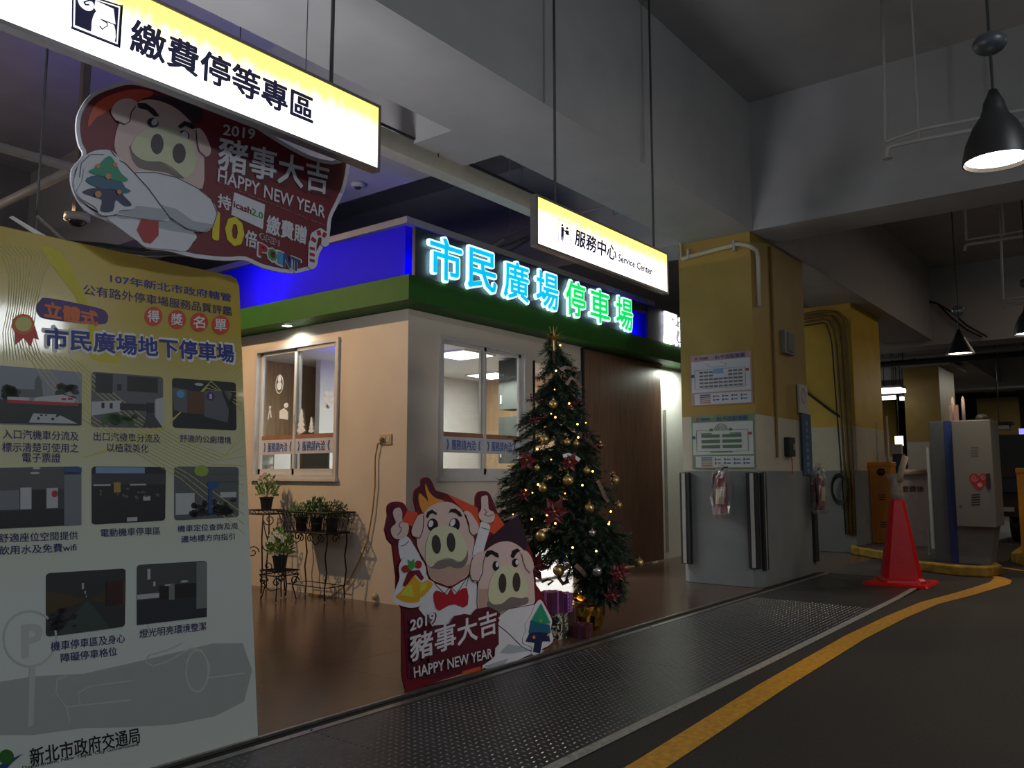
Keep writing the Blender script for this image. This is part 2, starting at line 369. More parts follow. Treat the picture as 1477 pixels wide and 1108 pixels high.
obj('cord', MB().tube([(10.33, 3.56, 1.52), (10.35, 3.56, 1.4), (10.34, 3.56, 1.3)], .006, 5), mat('red_cord', (.35, .08, .04), .5), t)
PS = front(3.60)
t = thing('notice_plate', 'small white notice above the blue banner on the side of the map pillar', 'notice', (11.0, 3.6, 2.3))
obj('board', box((10.78, 3.585, 2.10), (11.12, 3.61, 2.48)), mat('notice_white', (.5, .46, .42), .5), t)
decal('ring_mark', PS, [q for q in stroke(ell((10.95, 2.33), .07, .1, 16), .012, True)], mat('notice_red', (.3, .12, .1), .5), t, .016, px=False)
t = thing('side_banner', 'narrow blue hanging banner with pale lettering on the side of the map pillar', 'banner', (11.0, 3.58, 1.7))
obj('cloth', box((10.82, 3.575, 1.28), (11.18, 3.585, 2.09)), mat('banner_blue', (.035, .075, .17), .6), t)
for i in range(8):
    z = 2.0-i*.09; text('lettering', front(3.575), '服務中心停車繳費'[i], (10.95, z), (11.05, z), (10.95, z-.07), mat('banner_text', (.25, .35, .5), .5), t, .001, px=False)

# parking maps -------------------------------------------------------
def park_map(name, lab, y0, y1, z0, z1, mcol, title, kind):
    P = side(9.33); t = thing(name, lab, 'map board', (9.32, (y0+y1)/2, z0))
    a0, a1 = -y1, -y0; wd_, hh = a1-a0, z1-z0
    fr = mat('map_'+kind+'_frame', mcol, .5); wh = mat('map_white_'+kind, (.55, .56, .60) if kind == 'pink' else (.50, .54, .52), .45, var=.04)
    ink = mat('map_ink_blue', (.05, .08, .22), .5); ink2 = mat('map_ink_green', (.09, .16, .10), .5); red = mat('map_ink_red', (.35, .05, .04), .5); br = mat('map_ink_brown', (.3, .17, .05), .5)
    def q(x0, y0_, x1, y1_): return [(a0+wd_*x0, z0+hh*y0_), (a0+wd_*x1, z0+hh*y0_), (a0+wd_*x1, z0+hh*y1_), (a0+wd_*x0, z0+hh*y1_)]
    obj('board', MB().flat(P, q(0, 0, 1, 1), .001, .012), fr, t)
    decal('map_sheet', P, [q(.02, .26, .98, .87), q(.06, .02, .98, .23)], wh, t, .014, px=False)
    text('title', P, title, (a0+wd_*.42, z1-hh*.03), (a0+wd_*.9, z1-hh*.03), (a0+wd_*.42, z1-hh*.11), ink, t, .014, bold=.02, px=False)
    text('title_small', P, '市民廣場', (a0+wd_*.16, z1-hh*.04), (a0+wd_*.30, z1-hh*.04), (a0+wd_*.16, z1-hh*.1), ink, t, .014, px=False)
    decal('emblem', P, [[(a0+wd_*.07, z1-hh*.04), (a0+wd_*.13, z1-hh*.05), (a0+wd_*.09, z1-hh*.11)]], red, t, .014, px=False)
    L_ = []; G = []
    rc = lambda x0, y0_, x1, y1_, w=.004: stroke(q(x0, y0_, x1, y1_), w, True)
    if kind == 'pink':
        L_ += rc(.07, .33, .9, .70, .004); L_ += stroke([(a0+wd_*x, z0+hh*y) for x, y in ((.25, .82), (.36, .74), (.58, .74), (.6, .79), (.5, .84))], .004)
        for i in range(5):
            for j in range(9):
                if i > 2 and 2 < j < 6: continue
                L_.append(q(.15+j*.08, .35+i*.07, .215+j*.08, .385+i*.07))
        G = [q(.38, .61, .55, .70)]
        decal('plaza', P, G, mat('map_pale_blue', (.2, .35, .6), .5), t, .016, px=False)
        decal('parking_bays', P, L_, mat('map_ink_grey', (.16, .15, .16), .5), t, .0165, px=False)
    else:
        L_ += rc(.08, .32, .9, .72, .004)
        for i in range(3):
            for j in range(2): L_.append(q(.16+j*.34, .38+i*.10, .46+j*.34, .44+i*.10))
        c = (a0+wd_*.48, z0+hh*.72)
        for r in (.03, .055, .08): L_ += stroke([(c[0]+r*math.cos(a*PI/10), c[1]+r*.9*math.sin(a*PI/10)) for a in range(11)], .007)
        L_ += [q(.3, .7, .35, .75), q(.61, .7, .66, .75), q(.16, .645, .33, .665), q(.62, .645, .80, .665), q(.3, .30, .66, .315)]
        decal('parking_bays', P, L_, ink2, t, .0165, px=False)
    decal('parking_mark', P, [q(.01, .56, .06, .62)], ink, t, .018, px=False); decal('exit_mark', P, [q(.91, .62, .96, .67)], red, t, .018, px=False)
    K = []
    for r in range(2):
        for c in range(4): K += [q(.37+c*.15, .08+r*.07, .395+c*.15, .12+r*.07), q(.41+c*.15, .09+r*.07, .47+c*.15, .11+r*.07)]
    decal('legend_marks', P, K, ink, t, .016, px=False)
    for i, m_ in enumerate((ink, ink, br, br, br)): decal('legend_bar', P, [q(.15, .19-i*.037, .33, .212-i*.037)], m_, t, .016, px=False)
    return t
park_map('parking_map', 'upper map board with pink header on the yellow part of the pillar', 3.645, 4.425, 2.13, 2.755, (.42, .28, .27), 'B1平面配置圖', 'pink')
park_map('parking_map', 'lower map board with green frame on the cream band of the pillar', 3.635, 4.43, 1.365, 2.005, (.16, .25, .16), 'B2平面配置圖', 'green')

# fire extinguishers in plastic bags
ext_red = mat('extinguisher_red', (.20, .012, .012), .35, var=.15); bagm = glass('clear_plastic_bag', (.93, .91, .9), .10, .07)
def extinguisher(x, y, z, lab, nrm, dark=False, bag=None):
    t = thing('fire_extinguisher', lab, 'fire extinguisher', (x, y, z))
    obj('cylinder', MB().lathe([(.05, 0), (.068, .01), (.07, .03), (.07, .36), (.055, .41), (.03, .44), (.022, .46)], (x, y, z), 20), ext_red, t, smooth=True)
    obj('valve_head', MB().lathe([(.022, .455), (.026, .47), (.026, .51), (.015, .52)], (x, y, z), 12), refl, t, smooth=True)
    obj('handle', MB().tube([(x, y, z+.51), (x-nrm[1]*.05-.02, y+nrm[0]*.05, z+.545), (x-nrm[1]*.10-.03, y+nrm[0]*.10, z+.55)], .010, 6), rubber, t)
    obj('hose', MB().tube([(x, y, z+.49), (x+nrm[1]*.09, y-nrm[0]*.09, z+.46), (x+nrm[1]*.11, y-nrm[0]*.11, z+.3), (x+nrm[1]*.10, y-nrm[0]*.10, z+.08)], .012, 6), rubber, t, smooth=True)
    n = Vector(nrm); v = []
    for zz in (.12, .30):
        for a in (-.8, -.4, 0, .4, .8):
            d = Matrix.Rotation(a, 3, 'Z') @ n; v.append((x+d.x*.0715, y+d.y*.0715, z+zz))
    obj('paper_label', MB().add(v, [(i, i+1, i+6, i+5) for i in range(4)]), mat('label_cream', (.5, .42, .28), .6), t)
    obj('bracket', box((x-.03 if nrm[1] else x, y if nrm[1] else y-.03, z+.33), (x+.03 if nrm[1] else x+.08, y+.09 if nrm[1] else y+.03, z+.36)), refl, t)
    b = MB(); R_ = random.Random(3 if dark else 9); pr = []
    prof = [(.09, -.05), (.125, 0), (.11, .10), (.12, .2), (.105, .32), (.115, .42), (.10, .50), (.05, .555), (.03, .58), (.055, .61)]
    N_ = 22; vs = []
    for r_, zz in prof:
        for k in range(N_):
            a = 2*PI*k/N_; rr = r_*(1+R_.uniform(-.16, .16)); ox = rr*math.cos(a); oy = rr*math.sin(a)
            p = Vector((x+ox, y+oy, z+zz))
            dd = (p-Vector((x, y, z))).dot(n)
            if dd < -.078: p -= n*(dd+.078)
            vs.append(p)
    b.add(vs, [(i*N_+k, i*N_+(k+1) % N_, (i+1)*N_+(k+1) % N_, (i+1)*N_+k) for i in range(len(prof)-1) for k in range(N_)])
    bo = obj('plastic_bag', b, bagm, t)
    return t
extinguisher(9.212, 4.02, .83, 'red fire extinguisher in clear plastic under the lower map board', (-1, 0, 0))
t = extinguisher(11.02, 3.455, .83, 'bagged fire extinguisher on the shaded right side of the map pillar', (0, -1, 0), True)

# cables on pillar two
cab = mat('brown_cable', (.16, .10, .03), .55, var=.2)
t = thing('cable_bundle', 'bundle of brown cables bending down the front corner of the second pillar', 'cable', (14.3, 4.0, 3.9))
for i, (dy, dz, r) in enumerate(((0, 0, .028), (.09, -.07, .028), (.17, -.14, .02), (.24, -.2, .012))):
    p = [(14.31, 4.95, 4.06+dz), (14.31, 4.3, 4.10+dz), (14.31, 4.10+dy*.6, 4.06+dz), (14.31, 3.96+dy, 3.9+dz), (14.31, 3.93+dy, 3.5), (14.31, 3.92+dy*.8, 1.6), (14.31, 3.93+dy*.6, .3)]
    obj('cable', MB().tube(p, r, 6), cab if i != 3 else rubber, t, smooth=True)
t = thing('loose_cable', 'dark cable hanging slantwise across the second pillar to its bundle', 'cable', (14.3, 4.4, 2.5))
obj('cable', MB().tube([(14.32, 4.86, 2.95), (14.32, 4.6, 2.68), (14.32, 4.3, 2.42), (14.32, 4.08, 2.25)], .02, 6), rubber, t, smooth=True)
t = thing('cable_coil', 'coil of black cable hanging low on the second pillar', 'cable', (14.28, 4.1, .9))
for k in range(4): obj('loop', MB().tube([(14.26-.02*k, 4.12+.13*math.cos(a*PI/8), 1.05+(.2+.02*k)*math.sin(a*PI/8)) for a in range(17)], .012, 5), rubber, t)
t = thing('red_banner', 'thin strip of red banner showing left of the second pillar', 'banner', (17.5, 5.6, 0))
obj('cloth', box((17.4, 5.4, .1), (17.44, 5.95, 1.3)), mat('banner_red', (.7, .03, .02), .5), t)
obj('base', box((17.3, 5.4, 0), (17.55, 5.95, .1)), rubber, t)
t = thing('poster_light_box', 'lit pink and white poster box seen between the two near pillars', 'light box', (18.5, 6.2, 0))
obj('stand', box((18.5, 5.7, 0), (18.7, 6.7, 1.35)), mat('navy_stand', (.03, .04, .08), .5), t)
obj('lit_panel', box((18.48, 5.7, 1.36), (18.6, 6.7, 2.0)), mat('lit_pink', (1, .75, .78), .5, emit=1.3), t)
# ================================================================== kiosk
wallc = mat('kiosk_wall', (.62, .55, .47), .7, var=.05, scale=3)
KX, KY, ZT = 5.9, 5.92, 2.99
def holed(ax, v, th, a0, a1, z0, z1, h):  # wall slab with one opening h=(a0,a1,z0,z1)
    mb = MB()
    def b(p0, p1, q0, q1):
        if p1-p0 < 1e-4 or q1-q0 < 1e-4: return
        mb.box((v, p0, q0), (v+th, p1, q1)) if ax == 0 else mb.box((p0, v, q0), (p1, v+th, q1))
    b(a0, h[0], z0, z1); b(h[1], a1, z0, z1); b(h[0], h[1], z0, h[2]); b(h[0], h[1], h[3], z1); return mb
struct('wall_left', holed(0, KX, .1, KY, 11.0, 0, ZT, (6.97, 8.50, 1.25, 2.80)), wallc)
wf = struct('wall_front', holed(1, KY, .1, KX+.1, 8.07, 0, ZT, (6.36, 7.90, 1.25, 2.78)), wallc)
struct('wall_header', box((8.07, KY, 2.67), (9.16, KY+.1, ZT)), wallc)
struct('trim_4', box((8.05, KY-.012, 0), (8.085, KY+.0, 2.69)), groove)
struct('trim_5', box((9.13, KY-.012, 0), (9.18, KY+.1, 2.98)), groove)
wood = mat('dark_wood_panel', (.19, .10, .065), .4, var=.35, scale=5, bump=.05, stretch=(6, 6, .35))
t = thing('sliding_door', 'tall brown wood-grain sliding door between the tree and the map pillar', 'door', (10.2, KY, 0))
obj('door_leaf', box((9.19, KY-.03, .02), (11.34, KY+.01, 2.97)), wood, t)
obj('top_rail', box((9.18, KY-.05, 2.965), (11.36, KY+.01, 2.989)), rubber, t)
white_w = mat('white_wall', (.75, .76, .72), .6, var=.03)
struct('wall_alcove', box((11.36, 6.0, 0), (12.9, 6.1, ZT)), white_w)
struct('trim_6', box((11.62, 5.97, .1), (11.66, 6.0, 2.3)), refl)
# attic: green fascia with soffit, set-back attic wall in blue light, grey cap
green = mat('fascia_green', (.022, .105, .016), .6, spec=.2, var=.08)
fo = .33
struct('trim_fascia', MB().box((KX-fo, KY-fo, ZT), (13.0, KY-fo+.02, 3.24)).box((KX-fo, KY-fo+.02, ZT), (KX-fo+.02, 11, 3.24))
       .box((KX-fo+.02, KY-fo+.02, ZT+.004), (13.0, KY, ZT+.02)).box((KX-fo+.02, KY, ZT+.004), (KX, 11, ZT+.02)), green)
attic = mat('attic_blue', (.02, .012, .80), .6, spec=.05, var=.03)
struct('wall_attic', MB().box((5.78, 5.86, 3.0), (11.0, 5.92, 3.83)).box((5.78, 5.92, 3.0), (5.84, 11, 3.83)), attic)
struct('trim_cap', MB().box((5.72, 5.78, 3.83), (11.0, 5.95, 3.90)).box((5.72, 5.95, 3.83), (5.95, 11, 3.90)), mat('cap_grey', (.26, .25, .24), .6))
struct('trim_roof', box((5.95, 5.95, 3.0), (13.0, 11, 3.1)), cold)
# windows
alu = mat('window_aluminium', (.58, .56, .55), .35, .1, var=.06)
pane_m = glass('window_glass', (.90, .93, .92), .05); frost = mat('sticker_band', (.50, .52, .58), .6, var=.1)
blue_t = mat('sticker_blue', (.03, .08, .35), .5); snow = mat('sticker_white', (.75, .77, .8), .6)
def window(name, ax, v, a0, a1, z0, z1, flip):
    """two sliding sashes in an aluminium frame"""
    def bx(p0, p1, q0, q1, d0, d1): return ((v+d0, p0, q0), (v+d1, p1, q1)) if ax == 0 else ((p0, v+d0, q0), (p1, v+d1, q1))
    f = MB(); s = .045
    for r in ((a0, a1, z0, z0+s), (a0, a1, z1-s, z1), (a0, a0+s, z0+s, z1-s), (a1-s, a1, z0+s, z1-s)): f.box(*bx(*r, -.03, .09))
    w = struct(name, f, alu)
    obj('window_sill', MB().box(*bx(a0-.02, a1+.02, z0-.03, z0, -.05, .09)), alu, w)
    mid = (a0+a1)/2
    for k, (p0, p1, d) in enumerate(((a0+s, mid+.03, .0), (mid-.03, a1-s, .035))):
        sm = MB(); q = .04
        for r in ((p0, p1, z0+s, z0+s+q*1.6), (p0, p1, z1-s-q, z1-s), (p0, p0+q, z0+s, z1-s), (p1-q, p1, z0+s, z1-s)): sm.box(*bx(*r, d, d+.03))
        sh = obj('sash', sm, alu, w)
        obj('pane', MB().box(*bx(p0+q, p1-q, z0+s+q*1.6, z1-s-q, d+.012, d+.018)), pane_m, sh)
    return w, mid
wl, ml = window('window_1', 0, KX, 6.97, 8.50, 1.25, 2.80, 1)
wr, mr = window('window_2', 1, KY, 6.36, 7.90, 1.25, 2.78, 0)
obj('latch', box((KX-.02, ml-.03, 1.88), (KX+.0, ml, 1.98)), refl, wl, bevel=.004)
# stickers on the glass
PW = side(KX+.005); PX = front(KY+.005); PW2 = side(KX+.045); PX2 = front(KY+.045)
def band(P, a0, a1, z0, z1, nm):
    t = tag(obj(nm, MB().flat(P, [(a0, z0), (a1, z0), (a1, z1), (a0, z1)], 0, .002), frost), *bandlab[nm])
    text('lettering', P, '》服務請內洽《', (a0+.05, z1-.03), (a1-.05, z1-.03), (a0+.05, z0+.03), blue_t, t, .003, bold=.015, px=False)
    obj('orange_line', MB().flat(P, [(a0, z1), (a1, z1), (a1, z1+.05), (a0, z1+.05)], 0, .002), mat('sticker_orange', (.32, .15, .09), .5), t)
bandlab = {'sticker_band': ('', '')}
def band4(P, a0, a1, z0, z1, lab):
    bandlab['sticker_band'] = (lab, 'window sticker'); band(P, a0, a1, z0, z1, 'sticker_band')
band4(PW, -(ml-.02), -(6.97+.09), 1.53, 1.70, 'frosted lettering strip on the right sash of the warm-lit left window')
band4(PW2, -(8.50-.09), -(ml+.05), 1.53, 1.70, 'faint frosted lettering strip on the left sash of the warm-lit window')
band4(PX, 6.36+.09, mr-.02, 1.53, 1.70, 'frosted lettering strip on the left sash of the grey front window')
band4(PX2, mr+.05, 7.90-.09, 1.53, 1.70, 'frosted lettering strip beside the tree on the front window')
def fir(c, w, h):
    o = [(c[0]-w*.08, c[1])]
    for k in range(4): o += [(c[0]-w*.5*(1-k*.22), c[1]+h*(.1+k*.22)), (c[0]-w*.22*(1-k*.2), c[1]+h*(.28+k*.22))]
    o += [(c[0], c[1]+h*1.02)]
    o += [(2*c[0]-a, b) for a, b in o[:-1][::-1]]
    return o
def stick(P, polys, lab, nm='snow_sticker'):
    mb = MB()
    for q in polys: mb.flat(P, q, 0, .002)
    tag(obj(nm, mb, snow), lab, 'window sticker')
stick(PW, [fir((-7.62, 1.76), .16, .28)], 'large white fir sticker in the open right sash of the left window')
stick(PW, [fir((-7.44, 1.76), .10, .18)], 'small white fir sticker right of the large fir sticker')
stick(PW, [ell((-7.16+.06*math.cos(a), 2.12+.08*math.sin(a)), .03, .025, 8) for a in range(6)]+[[(-7.2, 2.02), (-7.17, 2.1), (-7.14, 2.02)]], 'white snowflake cluster sticker at the right edge of the left window')
stick(PW2, [ell((-8.10, 2.42), .03, .04), ell((-8.10, 2.34), .045, .05)]+stroke(ell((-8.1, 2.36), .07, .11, 14), .008, True), 'white snowman sticker high on the left sash of the left window')
stick(PW2, [[(-8.08, 1.95), (-7.92, 1.93), (-7.92, 2.02), (-8.0, 2.07), (-8.08, 2.04)]]+[ell((-7.96, 2.1), .04, .03)], 'white house sticker low on the left sash of the left window')
stick(PW2, stroke([(-8.30, 1.95), (-8.27, 2.08), (-8.24, 1.97)], .015)+[ell((-8.27, 2.09), .02, .02)], 'small white figure sticker at the left edge of the left window')
# interior behind the glass
iw = mat('interior_white', (.62, .62, .58), .6, var=.04); iwood = mat('interior_oak', (.42, .27, .14), .5, var=.25, scale=5, stretch=(5, 5, .4))
struct('floor_kiosk', box((6.0, 6.02, 0), (13, 10.9, .02)), mat('kiosk_floor', (.62, .60, .55), .35))
struct('ceiling_kiosk', box((6.0, 6.02, 2.93), (12.9, 10.9, 2.98)), iw)
struct('wall_kiosk_back', box((6.0, 10.0, .02), (11.3, 10.1, 2.93)), iwood)
struct('wall_kiosk_right', box((11.0, 6.2, .02), (11.1, 9.25, 2.93)), iwood)
struct('wall_kiosk_white', box((7.52, 9.3, .02), (11.2, 9.4, 2.93)), iw)
glow = mat('lamp_panel', (1, 1, 1), .5, emit=4)
for i, (x, y, lab) in enumerate(((7.1, 7.3, 'bright square ceiling panel seen through the left pane of the front window'), (8.3, 7.3, 'square ceiling panel seen high through the right pane of the front window'), (10.4, 8.45, 'deeper square ceiling panel seen lower in the front window'))):
    t = thing('ceiling_lamp', lab, 'ceiling lamp', (x, y, 2.93))
    obj('frame', MB().box((x-.33, y-.33, 2.905), (x+.33, y+.33, 2.93)), iw, t); obj('diffuser', box((x-.3, y-.3, 2.897), (x+.3, y+.3, 2.905)), glow, t)
cabm = mat('cabinet_dark', (.045, .05, .045), .8, spec=.1)
for z0, z1, lab in ((.05, 1.35, 'low dark cabinet in the kiosk behind the front window'), (1.45, 2.1, 'dark screen-like cabinet behind the right pane of the front window'), (2.2, 2.9, 'upper dark wall cabinet behind the right pane of the front window')):
    t = thing('wall_cabinet', lab, 'cabinet', (9.2, 7.04, z0))
    obj('carcass', box((9.0, 6.86, z0), (9.3, 7.22, z1)), cabm, t, bevel=.004); obj('handle', box((8.985, 7.16, z0+.08), (9.0, 7.18, z0+.2)), refl, t)
t = thing('counter', 'service counter with oak top inside the left window', 'counter', (6.5, 7.8, 0))
obj('top', box((6.2, 6.5, 1.0), (6.75, 9.3, 1.04)), iwood, t); obj('front_panel', box((6.25, 6.55, .02), (6.7, 9.25, 1.0)), iw, t)
t = thing('monitor', 'black computer monitor on the counter behind the left window', 'monitor', (6.45, 8.1, 1.04))
obj('screen', box((6.5, 7.86, 1.14), (6.53, 8.34, 1.57)), cabm, t, bevel=.004); obj('stand', box((6.49, 8.07, 1.04), (6.52, 8.13, 1.15)), cabm, t); obj('foot', box((6.4, 8.0, 1.04), (6.6, 8.2, 1.05)), cabm, t)
t = thing('paper_tray', 'pale paper tray on the counter behind the left sash', 'tray', (6.45, 8.9, 1.04))
for k in range(5): obj('tray', box((6.35, 8.72, 1.05+k*.12), (6.6, 9.08, 1.065+k*.12)), iw, t)
obj('side', box((6.35, 8.71, 1.04), (6.6, 8.72, 1.56)), iw, t); obj('side', box((6.35, 9.08, 1.04), (6.6, 9.09, 1.56)), iw, t)
t = thing('doorway_glow_box', 'low white glowing box added just inside the doorway behind the tree', 'glow box', (8.6, 6.3, 0))  # made-up glowing box, gives the terrace floor its white reflection
obj('body', box((8.12, 6.06, .02), (9.12, 6.5, .50)), white_w, t); obj('lit_front', box((8.15, 6.05, .03), (9.10, 6.06, .49)), mat('glow_box_face', (1, .97, .9), .5, emit=2.2), t); obj('top', box((8.10, 6.04, .50), (9.13, 6.52, .54)), iwood, t)
# soffit downlight
t = thing('downlight', 'small round downlight in the green soffit above the left window', 'downlight', (5.72, 7.68, 2.99))
obj('ring', MB().lathe([(.075, -.012), (.075, 0), (.055, 0), (.055, -.012)], (5.72, 7.68, 2.99), 24, caps=False), alu, t, smooth=True)
obj('lens', MB().lathe([(.055, -.004), (.001, -.006)], (5.72, 7.68, 2.99), 24, caps=False), mat('lens_glow', (.95, 1, .85), .5, emit=12), t)
# outlet and yellow cord
t = thing('wall_outlet', 'cream double socket on the warm-lit kiosk wall', 'socket', (5.9, 6.21, 1.65))
so = mat('socket_cream', (.50, .38, .22), .5)
obj('plate', box((5.885, 6.13, 1.60), (5.90, 6.30, 1.71)), so, t, bevel=.004); obj('outlet', box((5.88, 6.15, 1.625), (5.886, 6.20, 1.685)), cream, t); obj('outlet', box((5.88, 6.21, 1.625), (5.886, 6.26, 1.685)), cream, t)
t = thing('yellow_cord', 'yellow power cord hanging from the socket to the floor behind the basket stand', 'cord', (5.86, 6.3, 0))
yc = mat('cord_yellow', (.35, .20, .05), .5)
pts = [pl(a, b, 0, 5.87) for a, b in ((552, 636), (545, 640), (541, 660), (541, 700), (537, 740), (530, 780), (518, 810), (505, 835), (492, 850))]+[(5.84, 6.95, .01), (5.82, 7.3, .01)]
obj('cord', MB().tube(pts, .008, 6), yc, t, smooth=True); obj('plug', MB().ball((5.865, 6.25, 1.655), .025, 8), yc, t, smooth=True)
t = thing('floor_cap', 'small cream pipe cap at the foot of the warm-lit kiosk wall', 'pipe cap', (5.88, 6.33, .05)); obj('cap', MB().lathe([(.035, 0), (.035, .03), (.015, .045)], (5.9, 6.33, .06), 14, axis=(-1, 0, 0)), so, t, smooth=True)

# ------------------------------------------------------------------ illuminated letter sign on the fascia
LP = front(5.585)
panel = mat('sign_backing', (.010, .014, .035), .5)
ltrs = thing('letter_sign', 'dark sign panel on the green fascia with glowing blue and green characters', 'sign', (7.8, 5.6, 3.24))
obj('backing', box((5.66, 5.60, 3.245), (9.72, 5.64, 3.74)), panel, ltrs)
obj('backing', box((9.75, 5.61, 3.6), (10.40, 5.63, 3.74)), panel, ltrs)
halo = mat('letter_rim_white', (.8, 1, 1), .5, emit=.95, var=0)
cy = mat('letter_cyan', (.0, .50, .85), .5, emit=1.0, var=.08); gn = mat('letter_green', (.0, .72, .12), .5, emit=1.0, var=.08)
def cell(ch, x0, x1, m, rim, root, z0=3.265, z1=3.69):
    a0 = LP.ab((x0, 420))[0]; a1 = LP.ab((x1, 440))[0]
    c = text('character', LP, ch, (a0, z1), (a1, z1), (a0, z0), rim, root, .01, .03, bold=.045, px=False, grow=.012)
    text('face', LP, ch, (a0, z1), (a1, z1), (a0, z0), m, c, .04, .004, bold=.022, px=False)
for ch, x0, x1 in (('市', 616, 661), ('民', 671, 711), ('廣', 723, 758), ('場', 770, 801)): cell(ch, x0, x1, cy, halo, ltrs)
for ch, x0, x1 in (('停', 813, 840), ('車', 848, 875), ('場', 885, 908)): cell(ch, x0, x1, gn, halo, ltrs)
l2 = thing('letter_sign', 'dark sign panel with white glowing character half hidden by the map pillar', 'sign', (11.2, 5.6, 3.24))
obj('backing', box((10.42, 5.60, 3.20), (12.9, 5.64, 3.74)), panel, l2)
hw = mat('letter_white', (1, 1, 1), .5, emit=1.2, var=0)
for i, ch in enumerate('服務中心'): text('character', LP, ch, (10.84+i*.5, 3.70), (11.27+i*.5, 3.70), (10.84+i*.5, 3.24), hw, l2, .01, .03, bold=.03, px=False)
# ================================================================== hanging light-box signs
def sign_face(name):
    m = bpy.data.materials.new(name); m.use_nodes = True; nt = m.node_tree; N = nt.nodes; L = nt.links; b = N['Principled BSDF']
    tc = N.new('ShaderNodeTexCoord'); sp = N.new('ShaderNodeSeparateXYZ'); L.new(tc.outputs['Generated'], sp.inputs[0])
    nz = N.new('ShaderNodeTexNoise'); nz.inputs['Scale'].default_value = 5; nz.noise_dimensions = '3D'
    mp = N.new('ShaderNodeMapping'); mp.inputs['Scale'].default_value = (9, 1, .6); L.new(tc.outputs['Generated'], mp.inputs[0]); L.new(mp.outputs[0], nz.inputs['Vector'])
    ad = N.new('ShaderNodeMath'); ad.operation = 'MULTIPLY_ADD'; ad.inputs[1].default_value = .35; L.new(nz.outputs['Fac'], ad.inputs[0]); L.new(sp.outputs['Z'], ad.inputs[2])
    r = N.new('ShaderNodeValToRGB'); L.new(ad.outputs[0], r.inputs[0]); e = r.color_ramp.elements
    e[0].position = .62; e[0].color = (1, .97, .93, 1); e[1].position = 1.12; e[1].color = (.95, .75, .09, 1)
    L.new(r.outputs[0], b.inputs['Emission Color']); b.inputs['Emission Strength'].default_value = 2.2; b.inputs['Base Color'].default_value = (.6, .6, .55, 1)
    b.inputs['Roughness'].default_value = .3
    return m
face_m = sign_face('light_box_face'); fr_m = mat('sign_frame', (.22, .21, .21), .35, .6)
ink_s = mat('sign_ink', (.022, .020, .15), .5)
rodm = mat('dark_rod', (.05, .05, .055), .5)
def sign(lab, x0, x1, z0, z1, y, rods):
    t = thing('hanging_sign', lab, 'sign', ((x0+x1)/2, y+.06, z0))
    mb = MB(); s = .018
    mb.box((x0, y, z0), (x1, y+.06, z0+s)).box((x0, y, z1-s), (x1, y+.06, z1)).box((x0, y, z0+s), (x0+s, y+.06, z1-s)).box((x1-s, y, z0+s), (x1, y+.06, z1-s)).box((x0+s, y+.05, z0+s), (x1-s, y+.06, z1-s))
    obj('frame', mb, fr_m, t)
    obj('lit_face', box((x0+s, y+.006, z0+s), (x1-s, y+.02, z1-s)), face_m, t)
    for x in rods: obj('rod', MB().tube([(x, y+.03, z1), (x, y+.03, 5.8)], .011, 8), rodm, t)
    return t
SY = 3.43
s1 = sign('long glowing yellow and white sign with a hand and card symbol, top left', .75, 3.17, 3.05, 3.45, SY, (1.1, 2.82))
s2 = sign('smaller glowing sign reading service center hanging before the map pillar', 4.72, 6.80, 2.96, 3.35, SY, (5.0, 6.58))
SP = front(SY+.006)
A = crop(0, 0, .3791)
T = lambda nm, P, body, c, tl, tr, bl, m, root, h, **k: text(nm, P, body, *c([tl, tr, bl]), m, root, h, **k)
T('lettering', SP, '繳費停等專區', A, (503, 68), (1192, 372), (495, 190), ink_s, s1, .001, bold=.03)
B = crop(0, 0, .2031)
navy = ink_s; wht = mat('sign_white', (1, 1, .97), .5, emit=1.0, var=0)
decal('symbol_border', SP, [B(spline([(512, -50), (535, -62), (845, 35), (862, 55), (842, 315), (828, 328), (520, 205), (508, 185)], 3))], navy, s1, .001)
decal('symbol_ring', SP, [B([(522, -52), (850, 50), (832, 316), (518, 192)])], wht, s1, .003)
decal('symbol_field', SP, [B([(533, -42), (838, 58), (822, 303), (527, 180)])], navy, s1, .005)
decal('symbol_card', SP, [B([(672, 8), (800, 68), (814, 182), (708, 142), (680, 88), (664, 60)])], wht, s1, .007)
decal('symbol_hand', SP, [B(spline([(645, 200), (648, 150), (670, 92), (698, 90), (712, 145), (760, 165), (806, 190), (808, 298), (740, 275), (648, 238)], 3))], wht, s1, .007)
decal('symbol_lines', SP, [B(q) for q in stroke([(706, 140), (722, 150), (752, 168), (755, 190), (735, 200), (720, 214), (700, 190)], 6)+stroke([(708, 142), (812, 182)], 5)], navy, s1, .009)
decal('symbol_coin', SP, [B(spline([(548, -10), (560, 40), (600, 75), (640, 80), (662, 55), (650, 20), (600, 0)], 3))], wht, s1, .007)
decal('symbol_coin_mark', SP, [B(q) for q in stroke([(625, 40), (600, 38), (590, 20), (625, 8), (650, 10)], 10)], navy, s1, .009)
C2 = crop(560, 240, .2979)
T('lettering', SP, '服務中心', C2, (907, 303), (1105, 388), (903, 380), ink_s, s2, .001, bold=.03)
T('lettering', SP, 'Service Center', C2, (1115, 424), (1278, 494), (1113, 458), ink_s, s2, .001, bold=.03)
decal('symbol_box', SP, [C2(q) for q in stroke([(825, 255), (885, 280), (883, 385), (823, 362)], 2.2, True)], mat('sign_pale_ink', (.35, .32, .4), .5), s2, .001)
blk = mat('black_print', (.012, .012, .014), .45)
